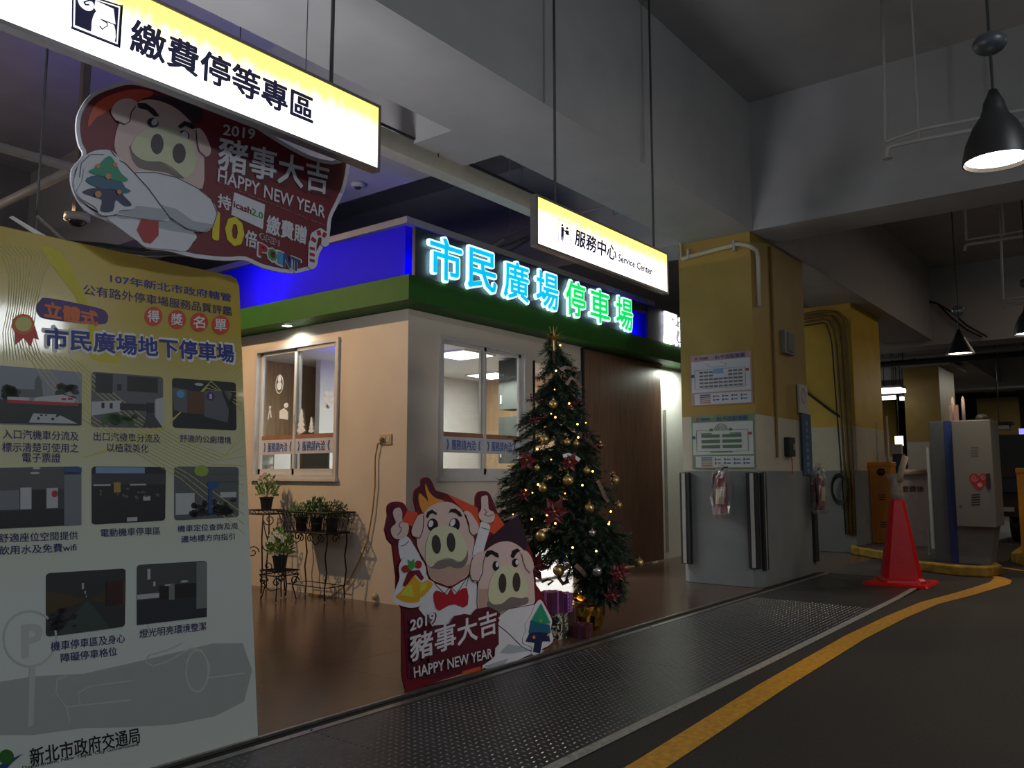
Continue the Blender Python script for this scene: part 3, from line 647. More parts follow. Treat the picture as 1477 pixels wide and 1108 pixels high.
decal('symbol_people', SP, [C2(ell((842, 285), 5, 6, 10)), C2([(836, 292), (849, 296), (849, 330), (846, 362), (842, 362), (841, 332), (838, 358), (834, 356), (836, 325)]), C2(ell((865, 300), 6, 6, 10)), C2([(856, 308), (873, 312), (874, 336), (857, 330)]), C2([(849, 305), (858, 316), (856, 320), (848, 311)])], ink_s, s2, .001)

# ================================================================== printed colours
def pm(n, c): return mat('print_'+n, lin(c), .45, var=.03)
maroon = pm('maroon', (92, 26, 44)); red = pm('red', (178, 32, 46)); dred = pm('dark_red', (120, 22, 40)); orange = pm('orange', (222, 84, 52)); whitep = pm('white', (226, 226, 234))
skin = pm('skin', (222, 196, 190)); skin2 = pm('skin_shade', (196, 160, 148)); snoutp = pm('snout', (214, 216, 180)); greyprint = pm('grey', (124, 116, 110)); nost = pm('nostril', (68, 56, 60))
blackp = pm('black', (28, 22, 30)); hairb = pm('hair_black', (52, 34, 52)); hairo = pm('hair_orange', (228, 150, 60)); shadp = pm('white_shade', (176, 184, 192)); tgr = pm('tree_green', (36, 150, 112)); tte = pm('tree_teal', (34, 98, 130)); tna = pm('tree_navy', (28, 42, 84))
bob = pm('bauble', (214, 140, 84)); yel = pm('yellow', (236, 216, 30)); gold = pm('bell_gold', (222, 170, 40)); gold2 = pm('bell_light', (206, 206, 70)); bluep = pm('blue', (34, 82, 150)); grp = pm('green', (60, 160, 70)); skyp = pm('sky', (80, 160, 210))
card = mat('board_edge', (.55, .55, .55), .6)

# ---- hanging promotional cut-out board
HP = front(3.72)
hb = thing('hanging_cutout_board', 'red cut-out board with a pig in white shirt hanging below the long sign', 'board', (2.3, 3.72, 2.4))
outl = A([(290, 490), (300, 425), (345, 360), (420, 325), (500, 308), (600, 330), (760, 372), (900, 425), (985, 480), (1080, 540), (1180, 592), (1262, 612), (1328, 605), (1318, 700), (1290, 770), (1262, 830), (1252, 900), (1215, 965), (1203, 1015), (1165, 1030), (1100, 1040), (1000, 1020), (930, 990), (860, 992), (740, 980), (640, 955), (560, 945), (515, 905), (430, 850), (340, 810), (295, 760), (272, 700), (275, 640), (315, 590), (300, 550)])
outl = spline(outl, 3)
obj('board', MB().flat(HP, [HP.ab(p) for p in outl], -.012, .012), whitep, hb)
inn = inset(outl, 5.5)
decal('red_field', HP, [inn], dred, hb, 0)
C3 = crop(90, 110, .2526); D3 = crop(290, 160, .2166)
def dh(n, polys, m, h, cr=C3, k=3, P=HP, root=None): return decal(n, P, [cr(spline(p, k)) if k > 1 else cr(p) for p in polys], m, root or hb, h)
dh('orange_swoosh', [[(148, 290), (150, 230), (200, 150), (300, 98), (420, 75), (520, 95), (440, 140), (330, 150), (240, 210), (190, 240)]], orange, .002)
dh('hair', [[(450, 135), (520, 115), (620, 120), (690, 150), (745, 155), (800, 200), (792, 245), (760, 268), (700, 250), (600, 200), (520, 160)]], hairb, .002)
dh('pig_head', [[(300, 430), (300, 340), (325, 265), (380, 185), (440, 143), (520, 136), (620, 170), (700, 230), (760, 300), (798, 370), (806, 460), (797, 640), (700, 610), (500, 590), (380, 540)]], skin, .004)
dh('pig_ear', [[(275, 215), (282, 178), (315, 143), (370, 128), (422, 150), (412, 175), (388, 205), (375, 262), (350, 278), (305, 258)], [(757, 310), (780, 300), (812, 340), (842, 415), (835, 452), (803, 460), (772, 430), (760, 370)]], skin, .007)
dh('ear_line', [q for q in stroke([(412, 175), (388, 205), (378, 262), (350, 278), (305, 258)], 5)+stroke([(757, 312), (762, 375), (775, 430), (805, 458)], 5)], blackp, .009, k=1)
dh('eyebrow', [[(422, 155), (470, 155), (520, 190), (550, 230), (522, 233), (480, 195), (430, 183)], [(655, 287), (690, 258), (735, 270), (756, 298), (738, 305), (700, 285), (668, 302)]], blackp, .007, k=1)
dh('eye_rim', [ell((512, 268), 33, 28, 14, .3), ell((688, 340), 33, 28, 14, .4)], blackp, .007, k=1)
dh('eye_white', [ell((520, 265), 17, 20, 12, .5), ell((694, 338), 17, 22, 12, -.4)], whitep, .009, k=1)
dh('snout_shadow', [[(378, 400), (400, 420), (440, 470), (500, 490), (560, 495), (620, 530), (690, 585), (640, 575), (590, 550), (520, 540), (440, 525), (398, 480)]], greyprint, .006)
dh('snout', [[(388, 420), (400, 370), (450, 320), (540, 292), (640, 310), (712, 360), (752, 430), (757, 500), (732, 560), (690, 582), (625, 525), (560, 492), (480, 488), (425, 465)]], snoutp, .008)
dh('nostril', [ell((535, 390), 36, 58), ell((660, 443), 37, 57)], nost, .010, k=1)
dh('shirt', [[(250, 800), (440, 815), (560, 830), (650, 830), (760, 905), (742, 950), (700, 1000), (620, 992), (480, 978), (430, 945), (340, 880)]], whitep, .004)
dh('shirt_shade', [[(300, 778), (440, 815), (545, 828), (620, 812), (760, 905), (700, 895), (560, 870), (420, 820), (330, 815)]], shadp, .005)
dh('tie', [[(450, 808), (545, 828), (545, 910), (500, 958), (460, 950), (420, 880)]], red, .006, k=1)
dh('sleeve', [[(110, 470), (180, 428), (262, 425), (300, 450), (390, 540), (530, 700), (605, 815), (560, 828), (440, 815), (300, 790), (180, 765), (95, 700), (62, 640), (70, 560)], [(410, 553), (520, 550), (640, 578), (760, 640), (842, 705), (877, 785), (850, 865), (790, 895), (700, 872), (610, 812), (520, 690)]], whitep, .010)
dh('sleeve_shade', [[(300, 735), (440, 745), (560, 760), (605, 812), (560, 828), (440, 812), (320, 785)], [(545, 735), (640, 760), (740, 830), (860, 850), (800, 893), (700, 872), (612, 812)]], shadp, .012, k=1)
dh('sleeve_line', stroke([(268, 427), (310, 480), (350, 500), (480, 640), (608, 815)], 4)+stroke([(410, 553), (520, 552), (640, 580), (760, 640), (842, 705), (876, 785), (850, 865), (790, 895), (700, 872), (610, 812)], 3)+stroke([(90, 580), (100, 500), (150, 450), (230, 450)], 3), blackp, .013, k=1)
dh('fir_sticker', [[(245, 445), (300, 470), (345, 530), (400, 610), (412, 690), (400, 760), (320, 770), (280, 797), (205, 795), (175, 750), (100, 705), (72, 660), (105, 600), (118, 530), (190, 480)]], whitep, .018)
dh('fir_tier', [[(160, 645), (300, 650), (340, 690), (384, 740), (340, 747), (292, 712), (275, 775), (205, 775), (212, 712), (150, 690), (100, 668)]], tna, .020)
dh('fir_tier', [[(180, 572), (310, 600), (345, 640), (377, 662), (335, 675), (270, 650), (205, 650), (118, 602)]], tte, .022)
dh('fir_tier', [[(250, 461), (290, 505), (320, 560), (362, 600), (300, 606), (240, 585), (180, 568), (138, 548), (185, 520)]], tgr, .024)
dh('fir_bauble', [ell(c, 13, 13, 10) for c in ((187, 520), (285, 512), (308, 668))]+[ell((245, 578), 17, 17, 12), ell((187, 681), 19, 19, 12)], bob, .026, k=1)
T('year', HP, '2019', D3, (148, 90), (358, 124), (143, 160), whitep, hb, .004, bold=.02)
T('greeting_shadow', HP, '豬事大吉', D3, (150, 190), (880, 385), (135, 408), maroon, hb, .003, bold=.06)
T('greeting', HP, '豬事大吉', D3, (122, 168), (848, 362), (105, 388), whitep, hb, .006, bold=.026)
T('greeting_english', HP, 'HAPPY NEW YEAR', D3, (112, 385), (822, 640), (105, 470), whitep, hb, .006, bold=.02)
T('small_print', HP, '繳費贈點 繳費贈點 繳費贈點 繳費贈點 繳費贈點 繳費贈點', D3, (108, 472), (825, 762), (107, 482), pm('pink', (190, 130, 140)), hb, .004)
T('offer', HP, '持', D3, (112, 550), (196, 578), (108, 640), whitep, hb, .004, bold=.03)
dh('card_print', [[(217, 543), (422, 625), (408, 790), (197, 692)]], whitep, .004, cr=D3, k=1)
for w, a, b_, m_ in (('icash', (215, 600), (330, 648), dred), ('2.0', (335, 650), (408, 682), grp)):
    T('card_name', HP, w, D3, a, b_, (a[0]-2, a[1]+42), m_, hb, .006, bold=.03)
T('offer', HP, '繳費贈', D3, (438, 692), (700, 775), (430, 812), whitep, hb, .004, bold=.03)
T('ten', HP, '10', D3, (88, 672), (278, 735), (80, 850), yel, hb, .004, bold=.05)
T('offer', HP, '倍', D3, (295, 790), (370, 815), (288, 895), whitep, hb, .004, bold=.03)
T('points_rim', HP, 'OPEN', D3, (388, 812), (515, 866), (386, 850), whitep, hb, .004, bold=.07); T('points', HP, 'OPEN', D3, (391, 815), (512, 866), (389, 849), dred, hb, .006, bold=.02)
for ch, x0, x1, m_ in (('P', 385, 435, red), ('O', 445, 500, grp), ('i', 512, 535, skyp), ('N', 545, 595, bluep), ('T', 602, 655, bluep)):
    y0 = 885+(x0-385)*.42; y1 = y0+(x1-x0)*.42
    T('points_rim', HP, ch, D3, (x0-7, y0-8), (x1+7, y1-2), (x0-10, y0+82), whitep, hb, .004, bold=.07)
    T('points', HP, ch, D3, (x0, y0), (x1, y1), (x0-3, y0+74), m_, hb, .0065, bold=.05)
cane = [(733, 1030), (735, 960), (738, 890), (755, 830), (790, 810), (825, 835), (822, 880)]
decal('candy_cane', HP, [D3(q) for q in stroke(cane, 52)]+[D3(ell(cane[0], 26, 26, 12)), D3(ell(cane[-1], 26, 26, 12)), D3(ell((747, 840), 26, 26, 12)), D3(ell((790, 812), 26, 26, 12)), D3(ell((825, 838), 26, 26, 12))], whitep, hb, .005)
decal('cane_stripe', HP, [D3([(718, y), (750, y+8), (750, y+26), (718, y+18)]) for y in (985, 945, 905)]+[D3(p) for p in ([(725, 860), (755, 880), (762, 862), (735, 838)], [(762, 800), (772, 832), (792, 828), (786, 796)], [(810, 806), (800, 836), (818, 846), (832, 822)])], red, hb, .008)
for x in (1.95, 2.85): obj('hanging_wire', MB().tube([(x, 3.726, 3.25), (x, 3.726, 4.2)], .003, 5), rodm, hb)

# ================================================================== poster board
PP = Plane((0, 3.60, 0), (1, 0, 0), (0, .31, 2.38))
def poster_mat():
    m = bpy.data.materials.new('poster_print'); m.use_nodes = True; nt = m.node_tree; N = nt.nodes; L = nt.links; b = N['Principled BSDF']
    tc = N.new('ShaderNodeTexCoord'); sp = N.new('ShaderNodeSeparateXYZ'); L.new(tc.outputs['Generated'], sp.inputs[0])
    nz = N.new('ShaderNodeTexNoise'); nz.inputs['Scale'].default_value = 1.3; L.new(tc.outputs['Generated'], nz.inputs['Vector'])
    ad = N.new('ShaderNodeMath'); ad.operation = 'MULTIPLY_ADD'; ad.inputs[1].default_value = .18; L.new(nz.outputs['Fac'], ad.inputs[0]); L.new(sp.outputs['Z'], ad.inputs[2])
    r = N.new('ShaderNodeValToRGB'); L.new(ad.outputs[0], r.inputs[0]); e = r.color_ramp.elements
    e[0].position = .42; e[0].color = (.70, .76, .71, 1); e[1].position = .95; e[1].color = (.58, .42, .045, 1)
    for p, c in ((.60, (.66, .68, .50, 1)), (.80, (.62, .55, .22, 1))):
        x = r.color_ramp.elements.new(p); x.color = c
    L.new(r.outputs[0], b.inputs['Base Color']); b.inputs['Roughness'].default_value = .3; b.inputs['Coat Weight'].default_value = .7; b.inputs['Coat Roughness'].default_value = .07; b.inputs['Specular IOR Level'].default_value = .4
    return m
po = thing('poster_board', 'large leaning yellow and white award poster with eight photographs at left', 'poster', (1.7, 3.65, 0))
hh = 2.40
cn = [(.78, 0), (2.58, 0), (2.58, hh-.05), (2.565, hh-.012), (2.53, hh), (.78, hh)]
obj('board', MB().flat(PP, cn, -.02, .02), poster_mat(), po)
for x in (1.1, 2.2): obj('prop_leg', MB().tube([PP.w((x, 1.7), -.02), (x, 4.45, .01)], .012, 6), rodm, po)
pk = pm('poster_ink', (44, 30, 104)); pnav = pm('poster_blue', (28, 44, 140)); pora = pm('poster_orange', (226, 110, 40)); pvio = pm('poster_violet', (78, 40, 120)); pred = pm('poster_red', (214, 66, 44)); pwh = pm('poster_white', (238, 238, 236)); pyl = pm('poster_line', (214, 206, 120)); pgl = pm('poster_ghost', (196, 202, 196)); pylw = pm('poster_yellow', (210, 196, 20)); pghost2 = pm('poster_ghost_dark', (172, 178, 174))
I = lambda p: p
def D(n, polys, m, h, k=1): return decal(n, PP, [spline(p, k) if k > 1 else p for p in polys], m, po, h, th=.0006)
def TX(n, body, tl, tr, bl, m=pk, h=.0012, bold=.008): return text(n, PP, body, tl, tr, bl, m, po, h, th=.0006, bold=bold)
D('yellow_wave', [[(60, 361), (85, 363), (110, 400), (135, 460), (150, 500), (178, 522), (130, 516), (128, 470), (110, 430)]], pylw, .0006, 3)
L_ = []
for i in range(13): L_ += stroke([(0+i*7-14, 350+i*1), (14+i*6-10, 370), (30+i*4-16, 400), (30+i*3.4-18, 440), (24+i*3.6-20, 480), (30+i*4.6-24, 520)], .9)
for i in range(12): L_ += stroke([(30+i*8, 500+i*2), (70+i*9, 555+i*1), (120+i*9, 605), (190+i*8, 650-i*1), (260+i*6, 690-i*3), (352, 770-i*14)], .8)
for i in range(9): L_ += stroke([(120+i*8, 660-i*3), (200+i*6, 640-i*4), (280+i*3, 590-i*5), (349, 520+i*9)], .8)
D('fine_lines', L_, pyl, .0008)
TX('heading', '107年新北市政府轄管', (159, 395), (333, 424), (159, 408), pnav, .0020, .02)
TX('heading', '公有路外停車場服務品質評鑑', (120, 410), (334, 443), (120, 425), pk, .0020, .012)
D('oval_label', [[(58, 433), (70, 430), (140, 444), (154, 452), (155, 462), (143, 468), (70, 461), (55, 454), (52, 443)]], pvio, .0016, 3)
TX('oval_text', '立體式', (64, 435), (140, 450), (64, 457), pora, .0028, .05)
for (cx_, cy_), ch in zip(((221, 456.5), (255, 461), (287, 465), (318, 469)), '得獎名單'):
    D('red_disc', [ell((cx_, cy_), 13, 14, 20)], pred, .0016); TX('disc_text', ch, (cx_-8.5, cy_-9), (cx_+8, cy_-8), (cx_-8.5, cy_+8), pwh, .0028, .02)
TX('title_rim', '市民廣場地下停車場', (62, 469), (338, 496), (62, 505), pwh, .0016, .07)
TX('title', '市民廣場地下停車場', (65, 472), (336, 498), (65, 502), pnav, .0030, .035)
D('ribbon', [[(20, 470), (50, 470), (56, 490), (48, 488), (44, 500), (34, 488), (22, 498)]], pred, .0016); D('medal', [ell((33, 468), 16, 15, 18)], pora, .003); D('medal_centre', [ell((33, 468), 12, 11, 18)], pyl, .0045)
caps = [('入口汽機車分流及', (4, 619), (113, 623), (4, 633)), ('標示清楚可使用之', (3, 638), (113, 640), (3, 652)), ('電子票證', (32, 653), (87, 654), (32, 667)),
    ('出口汽機車分流及', (135, 623), (231, 627), (135, 636)), ('以植栽美化', (154, 639), (214, 641), (154, 652)), ('舒適的公廁環境', (259, 627), (333, 630), (259, 638)),
    ('舒適座位空間提供', (-2, 770), (112, 766), (-2, 783)), ('飲用水及免費wifi', (-2, 788), (110, 783), (-2, 801)), ('電動機車停車區', (145, 763), (231, 760), (145, 775)),
    ('機車定位查詢及周', (256, 758), (342, 754), (256, 768)), ('邊地標方向指引', (261, 773), (338, 769), (261, 783)),
    ('機車停車區及身心', (73, 926), (180, 914), (73, 940)), ('障礙停車格位', (87, 943), (168, 933), (88, 956)), ('燈光明亮環境整潔', (201, 908), (297, 897), (201, 921))]
for c in caps: TX('caption', c[0], *c[1:], bold=.012)
TX('bureau_name', '新北市政府交通局', (42, 1080), (200, 1049), (44, 1105), blackp, .0012, .02)
TX('bureau_name_english', 'Transportation Department, New Taipei City Government', (-40, 1120), (200, 1071), (-40, 1127), blackp, .0012, .0)
D('logo_ball', [ell((9, 1092), 11, 11, 16)], pm('logo_green', (50, 110, 40)), .0020); D('logo_swoosh', [[(-12, 1110), (10, 1098), (33, 1087), (20, 1098), (6, 1112)]], pm('logo_blue', (24, 80, 130)), .0012)
gh = stroke(ell((43, 921), 38, 40, 26), 3, True)+[[(42, 962), (51, 960), (48, 1046), (40, 1050)]]
gh += stroke([(96, 975), (82, 980), (80, 1000), (95, 1020), (188, 1010)], 2)+stroke([(115, 1016), (112, 1000), (130, 990), (190, 982)], 1.6)+stroke([(95, 1020), (100, 1042)], 2)
gh += stroke([(262, 928), (240, 938), (215, 945), (209, 955), (220, 961), (240, 955), (275, 935), (290, 938), (302, 960), (300, 978), (352, 971)], 2)+stroke(ell((284, 968), 16, 30, 20), 2.4, True)+stroke([(200, 893), (214, 886), (214, 915)], 1.6)
D('ghost_drawing', gh, pgl, .0010)['kind'] = 'stuff'; TX('ghost_letter', 'P', (33, 903), (60, 900), (33, 948), pgl, .0010, .04)
D('pale_wave', [[(-8, 985), (120, 972), (250, 942), (350, 928), (352, 1012), (250, 1045), (120, 1050), (-8, 1060)]], pghost2, .0004, 2)
# photographs printed on the poster: quads plus simple picture content in unit coordinates
def photo(q, items, lab):
    a = [Vector(PP.ab(p)) for p in q]  # TL TR BR BL
    f = lambda x, y: tuple((a[3]*(1-x)+a[2]*x)*(1-y)+(a[0]*(1-x)+a[1]*x)*y)
    r = .05; rr = []
    for cx_, cy_, s_ in ((r, r, PI), (1-r, r, 1.5*PI), (1-r, 1-r, 0), (r, 1-r, .5*PI)): rr += [(cx_+r*math.cos(s_+t*PI/6), cy_+r*math.sin(s_+t*PI/6)) for t in range(4)]
    o = obj('photograph', MB().flat(PP, [f(*p) for p in rr], .0008, .001), items[0], po, label=lab)
    h = .0020
    for m_, polys in items[1:]:
        for grp in ([[p] for p in polys] if len(polys) <= 6 else [polys]):
            mb = MB()
            for p in grp: mb.flat(PP, [f(*t) for t in p], h, .0004)
            pa = obj('picture_area', mb, m_, o); h += .0002 if len(polys) <= 6 else .0005
            if len(grp) > 6: pa['kind'] = 'stuff'
        h += .0003
R4 = lambda x0, y0, x1, y1: [(x0, y0), (x1, y0), (x1, y1), (x0, y1)]
g = lambda n, *c: pm('photo_'+n, c)
pd, pg_, pl_g, psk, ptr, pb, pyy, pff = g('dark', 34, 34, 38), g('grey', 96, 98, 104), g('light', 190, 192, 194), g('sky', 138, 144, 156), g('leaf', 30, 44, 30), g('brown', 96, 66, 44), g('yellow', 170, 140, 60), g('floor', 60, 66, 74)
rnd = random.Random(5)
blobs = lambda n, x0, y0, x1, y1, s: [[(min(.985, max(.015, a)), min(.985, max(.015, b))) for a, b in ell((rnd.uniform(max(x0, s*1.3), min(x1, 1-s*1.3)), rnd.uniform(max(y0, s*1.3), min(y1, 1-s*1.3))), s*rnd.uniform(.6, 1.3), s*rnd.uniform(.6, 1.3), 7)] for _ in range(n)]
photo([(-3, 527), (118, 537), (117, 615), (-3, 612)], [psk, (pg_, [[(.42, .5), (.42, .78), (.46, .88), (.5, .78), (.52, .5)], R4(.2, .48, .5, .62)]), (ptr, blobs(14, .0, .45, .2, .62, .06)+blobs(14, .7, .5, .95, .72, .06)), (pd, [R4(0, .02, 1, .42)]), (pl_g, [R4(.1, .42, .35, .47), [(.4, .42), (.9, .42), (.92, .5), (.75, .56), (.42, .48)], [(.35, .04), (.95, .04), (.7, .2), (.4, .2)]]), (red, [R4(.1, .36, .95, .42), R4(.74, .46, .8, .5), R4(.82, .47, .88, .51)]), (pd, blobs(8, .3, .1, .7, .2, .02))], 'photo of the car entrance with sky, trees and roof')
photo([(132, 536), (235, 544), (235, 618), (131, 616)], [pg_, (pd, [R4(.05, .62, .28, .98), R4(.48, .68, .92, .97), R4(.34, .68, .4, .8)]), (pl_g, [[(0, .2), (0, .45), (.4, .5), (.4, .3)], [(.88, .1), (.88, .55), (1, .6), (1, 0)]]), (pd, [R4(.38, .32, .75, .45), R4(.76, .28, .86, .48), R4(.13, .34, .17, .44), R4(.24, .34, .28, .44)]), (g('leaf2', 70, 104, 56), blobs(26, .16, .04, .6, .22, .05)), (pff, [[(.7, .02), (.98, .02), (.84, .28), (.78, .28)]])], 'photo of the ramp exit with hedge')
photo([(248, 545), (340, 552), (341, 621), (249, 617)], [pd, (pg_, [[(.02, .35), (.0, .8), (.22, .78), (.22, .3)], [(.48, .25), (.48, .78), (.92, .82), (.85, .15)]]), (pb, [R4(.22, .3, .48, .76)]), (skyp, [ell((.12, .68), .06, .08, 12)]), (pvio, [ell((.58, .67), .07, .09, 12)]), (pl_g, [ell((.4, .9), .07, .03, 10), R4(.56, .62, .6, .72)]), (pd, [[(.76, .8), (.8, .8), (.95, .4), (.9, .35)], [(.88, .6), (.96, .8), (1, .8), (.92, .55)]])], 'photo of the dark toilet lobby with two round signs')
photo([(-3, 675), (117, 673), (117, 757), (-3, 763)], [pff, (pd, [R4(0, .0, 1, .28), R4(.38, .25, .55, .65)]), (g('ceil', 84, 86, 90), [R4(0, .62, .78, 1)]), (g('wallg', 120, 124, 132), [R4(.78, 0, 1, .86), R4(.0, .3, .24, .62)]), (pl_g, [R4(.25, .3, .38, .66), R4(.56, .3, .7, .64), ell((.42, .9), .06, .02, 10), ell((.44, .98), .05, .02, 10)]), (red, [ell((.66, .54), .04, .06, 10)]), (bluep, [R4(.78, .9, 1, .98)])], 'photo of the waiting area with round ceiling lamps')
photo([(132, 673), (239, 674), (238, 751), (132, 757)], [pd, (g('pale', 130, 160, 200), [R4(.05, .88, .7, .99)]), (g('ceil2', 58, 60, 68), [R4(0, .68, 1, .87)]), (pl_g, [R4(.02, .66, .24, .69), R4(.5, .66, .72, .69), R4(.46, .02, .6, .09), R4(.68, .38, .78, .46)]), (pyy, [R4(.28, .54, .37, .72)]), (pg_, blobs(18, .1, .4, .9, .62, .02))], 'dark photo of parked scooters under a pale sign')
photo([(251, 673), (344, 674), (344, 746), (251, 751)], [g('ceil3', 92, 98, 100), (pl_g, [R4(.02, .1, .3, .5), R4(.7, .4, .96, .5)]), (pd, blobs(30, .25, .06, .95, .34, .06)), (pg_, stroke([(0, .7), (1, .72)], .012)+stroke([(.0, .86), (1, .88)], .01)), (g('lime', 150, 176, 70), [ell((.4, .92), .11, .11, 16)]), (bluep, [R4(.51, .1, .57, .62), R4(.5, .6, .66, .7)])], 'photo of a blue direction post with a green disc')
photo([(66, 827), (181, 820), (180, 904), (66, 919)], [g('ceil4', 50, 52, 56), (g('ochre', 74, 62, 34), [[(0, .35), (0, .72), (.48, .55), (.48, .5)], [(.55, .5), (.55, .55), (1, .8), (1, .35)]]), (g('lane', 58, 76, 70), [[(.12, .0), (.8, .0), (.52, .5), (.49, .5)]]), (pd, blobs(26, .0, .1, .36, .4, .04)), (pl_g, [R4(.43, .7, .455, .8), R4(.465, .62, .48, .67), R4(.48, .56, .49, .59), R4(.78, .4, .85, .55)]), (g('brown2', 62, 30, 26), [R4(.74, .4, .96, .8)])], 'photo of a long parking lane with scooters at left')
photo([(197, 815), (298, 809), (298, 890), (197, 902)], [g('ceil5', 72, 76, 78), (g('floor2', 44, 50, 60), [R4(0, 0, 1, .4)]), (pd, [R4(.3, .38, .85, .62)]), (g('pillar', 124, 130, 126), [R4(.44, .36, .52, .64), R4(.84, .16, 1, .98)]), (pl_g, [R4(.14, .74, .18, .92), R4(.22, .62, .25, .7), ell((.66, .66), .06, .02, 8), ell((.42, .62), .05, .015, 8), R4(.0, .42, .3, .5)])], 'photo of the bright garage hall with a pale pillar')

# ================================================================== standing cut-out board with two pigs
CP = front(3.63)
cb = thing('standing_cutout_board', 'red cut-out board of two cartoon pigs standing before the fir tree', 'board', (4.4, 3.66, 0))
E3 = crop(540, 660, .316); F3 = crop(550, 680, .1805)
ol = E3(ospl([(62, 265), (60, 225), (85, 203), (128, 205), (150, 235), (168, 270), (192, 245), (182, 200), (185, 152), (212, 128), (215, 100), (240, 90), (262, 108), (278, 148), (335, 168), (400, 218), (458, 225), (463, 180), (480, 155), (520, 158), (545, 205), (565, 255), (600, 308), (648, 268), (672, 320), (700, 390), (722, 450), (730, 560), (765, 620), (795, 700)], 3))
ol += E3([(800, 760), (800, 868), (640, 925), (400, 988), (145, 1068), (128, 1000), (126, 690), (100, 640), (100, 540), (90, 460), (83, 400), (60, 375), (48, 330)])
obj('board', MB().flat(CP, [CP.ab(p) for p in ol], -.012, .012), dred, cb)
obj('rear_strut', MB().tube([(4.3, 3.645, .9), (4.3, 4.05, .01)], .012, 6), rodm, cb)
dc = lambda n, polys, m, h, cr=F3, k=3: decal(n, CP, [cr(spline(p, k)) if k > 1 else cr(p) for p in polys], m, cb, h)
dc('orange_patch', [[(150, 240), (192, 250), (230, 330), (120, 300)], [(330, 165), (460, 225), (560, 260), (600, 320), (560, 360), (460, 300)], [(400, 940), (470, 940), (500, 965), (400, 990)]], orange, .001, E3, 1)
dc('maroon_patch', [[(62, 265), (60, 230), (85, 210), (105, 215), (110, 330), (100, 400), (85, 400), (60, 372), (50, 330)], [(186, 155), (214, 130), (218, 102), (240, 93), (262, 112), (278, 150), (330, 170), (260, 230), (190, 240)], [(463, 185), (482, 158), (520, 162), (550, 240), (540, 300), (480, 300)], [(130, 700), (230, 690), (560, 760), (560, 930), (300, 1005), (150, 1010)]], maroon, .0015, E3, 1)
dc('shirt', [[(225, 560), (345, 600), (455, 530), (475, 640), (480, 770), (350, 775), (262, 770), (200, 690)]], whitep, .003, E3, 1)
dc('sleeve', [[(135, 560), (188, 515), (240, 560), (300, 660), (350, 800), (380, 900), (300, 900), (230, 820), (150, 700)], [(800, 400), (862, 430), (858, 480), (812, 640), (800, 700), (695, 860), (725, 670), (750, 560), (780, 450)]], whitep, .003)
dc('arm_line', stroke([(150, 598), (185, 585), (215, 555)], 4)+stroke([(240, 560), (300, 660), (350, 800), (385, 880)], 4)+stroke([(795, 450), (855, 465)], 4)+stroke([(725, 690), (700, 820), (670, 920)], 4)+stroke([(390, 870), (500, 975), (545, 920)], 4)+stroke([(545, 920), (600, 970), (695, 825)], 4), blackp, .006, k=1)
dc('hair', [[(300, 175), (345, 212), (372, 240), (350, 150), (350, 98), (380, 165), (430, 213), (500, 238), (420, 268), (362, 312), (330, 332), (298, 250)]], hairo, .003)
dc('pig_head', [[(278, 560), (300, 450), (332, 340), (385, 280), (470, 247), (545, 247), (620, 290), (652, 335), (695, 450), (737, 545), (722, 650), (697, 815), (620, 875), (545, 915), (470, 895), (385, 850), (355, 740), (300, 640)]], skin, .005)
dc('chin_shade', [[(370, 770), (420, 778), (540, 757), (600, 770), (700, 740), (695, 815), (620, 872), (545, 913), (470, 893), (385, 848)]], skin2, .0065, k=1)
dc('pig_ear', [[(328, 340), (330, 400), (320, 480), (295, 537), (250, 522), (233, 475), (260, 400), (290, 352)], [(648, 330), (670, 315), (702, 330), (740, 380), (770, 440), (757, 497), (720, 513), (697, 480), (690, 420), (670, 355)]], skin, .008)
dc('ear_line', stroke([(328, 350), (330, 400), (320, 480), (295, 535), (250, 522)], 5)+stroke([(665, 350), (690, 420), (697, 480), (720, 512), (755, 497)], 5), blackp, .010, k=1)
dc('eyebrow', [[(348, 365), (362, 325), (398, 305), (438, 335), (432, 348), (400, 333), (378, 345), (366, 372)], [(532, 332), (545, 302), (582, 296), (622, 325), (637, 358), (618, 363), (588, 333), (555, 325)]], blackp, .008, k=1)
dc('eye', [ell((403, 428), 42, 52, 16), ell((577, 428), 42, 55, 16)], blackp, .008, k=1); dc('eye_light', [ell((386, 418), 19, 28, 12, .3), ell((560, 410), 19, 32, 12, .4)], whitep, .010, k=1)
dc('snout_shadow', [[(390, 762), (450, 715), (540, 700), (600, 728), (650, 700), (678, 630), (682, 700), (650, 760), (590, 773), (540, 755), (480, 777), (415, 775)]], greyprint, .009)
dc('snout', [[(343, 695), (345, 600), (365, 520), (400, 462), (470, 436), (540, 440), (595, 462), (640, 530), (672, 600), (667, 670), (632, 715), (590, 715), (540, 693), (480, 695), (430, 722), (392, 763), (352, 742)]], snoutp, .011)
dc('nostril', [ell((427, 583), 36, 76, 18, -.08), ell((545, 567), 34, 77, 18, -.06)], nost, .013, k=1)
dc('hand', [[(85, 325), (105, 296), (140, 292), (158, 330), (162, 398), (205, 420), (210, 470), (188, 520), (120, 542), (78, 512), (70, 455), (108, 412), (92, 370)], [(790, 212), (812, 195), (842, 200), (850, 300), (890, 325), (896, 380), (862, 412), (790, 392), (768, 345), (790, 300)]], skin, .008)
dc('finger_line', stroke([(165, 398), (140, 410), (132, 440), (150, 450), (145, 480), (120, 510)], 4)+stroke([(815, 300), (832, 325), (815, 345), (850, 360), (885, 345)], 4), blackp, .010, k=1)
dc('bow_tie', [[(412, 965), (430, 952), (455, 957), (520, 985), (548, 935), (577, 985), (640, 935), (675, 930), (688, 1000), (682, 1065), (650, 1087), (580, 1060), (530, 1070), (460, 1110), (430, 1097), (412, 1030)]], red, .009, k=1)
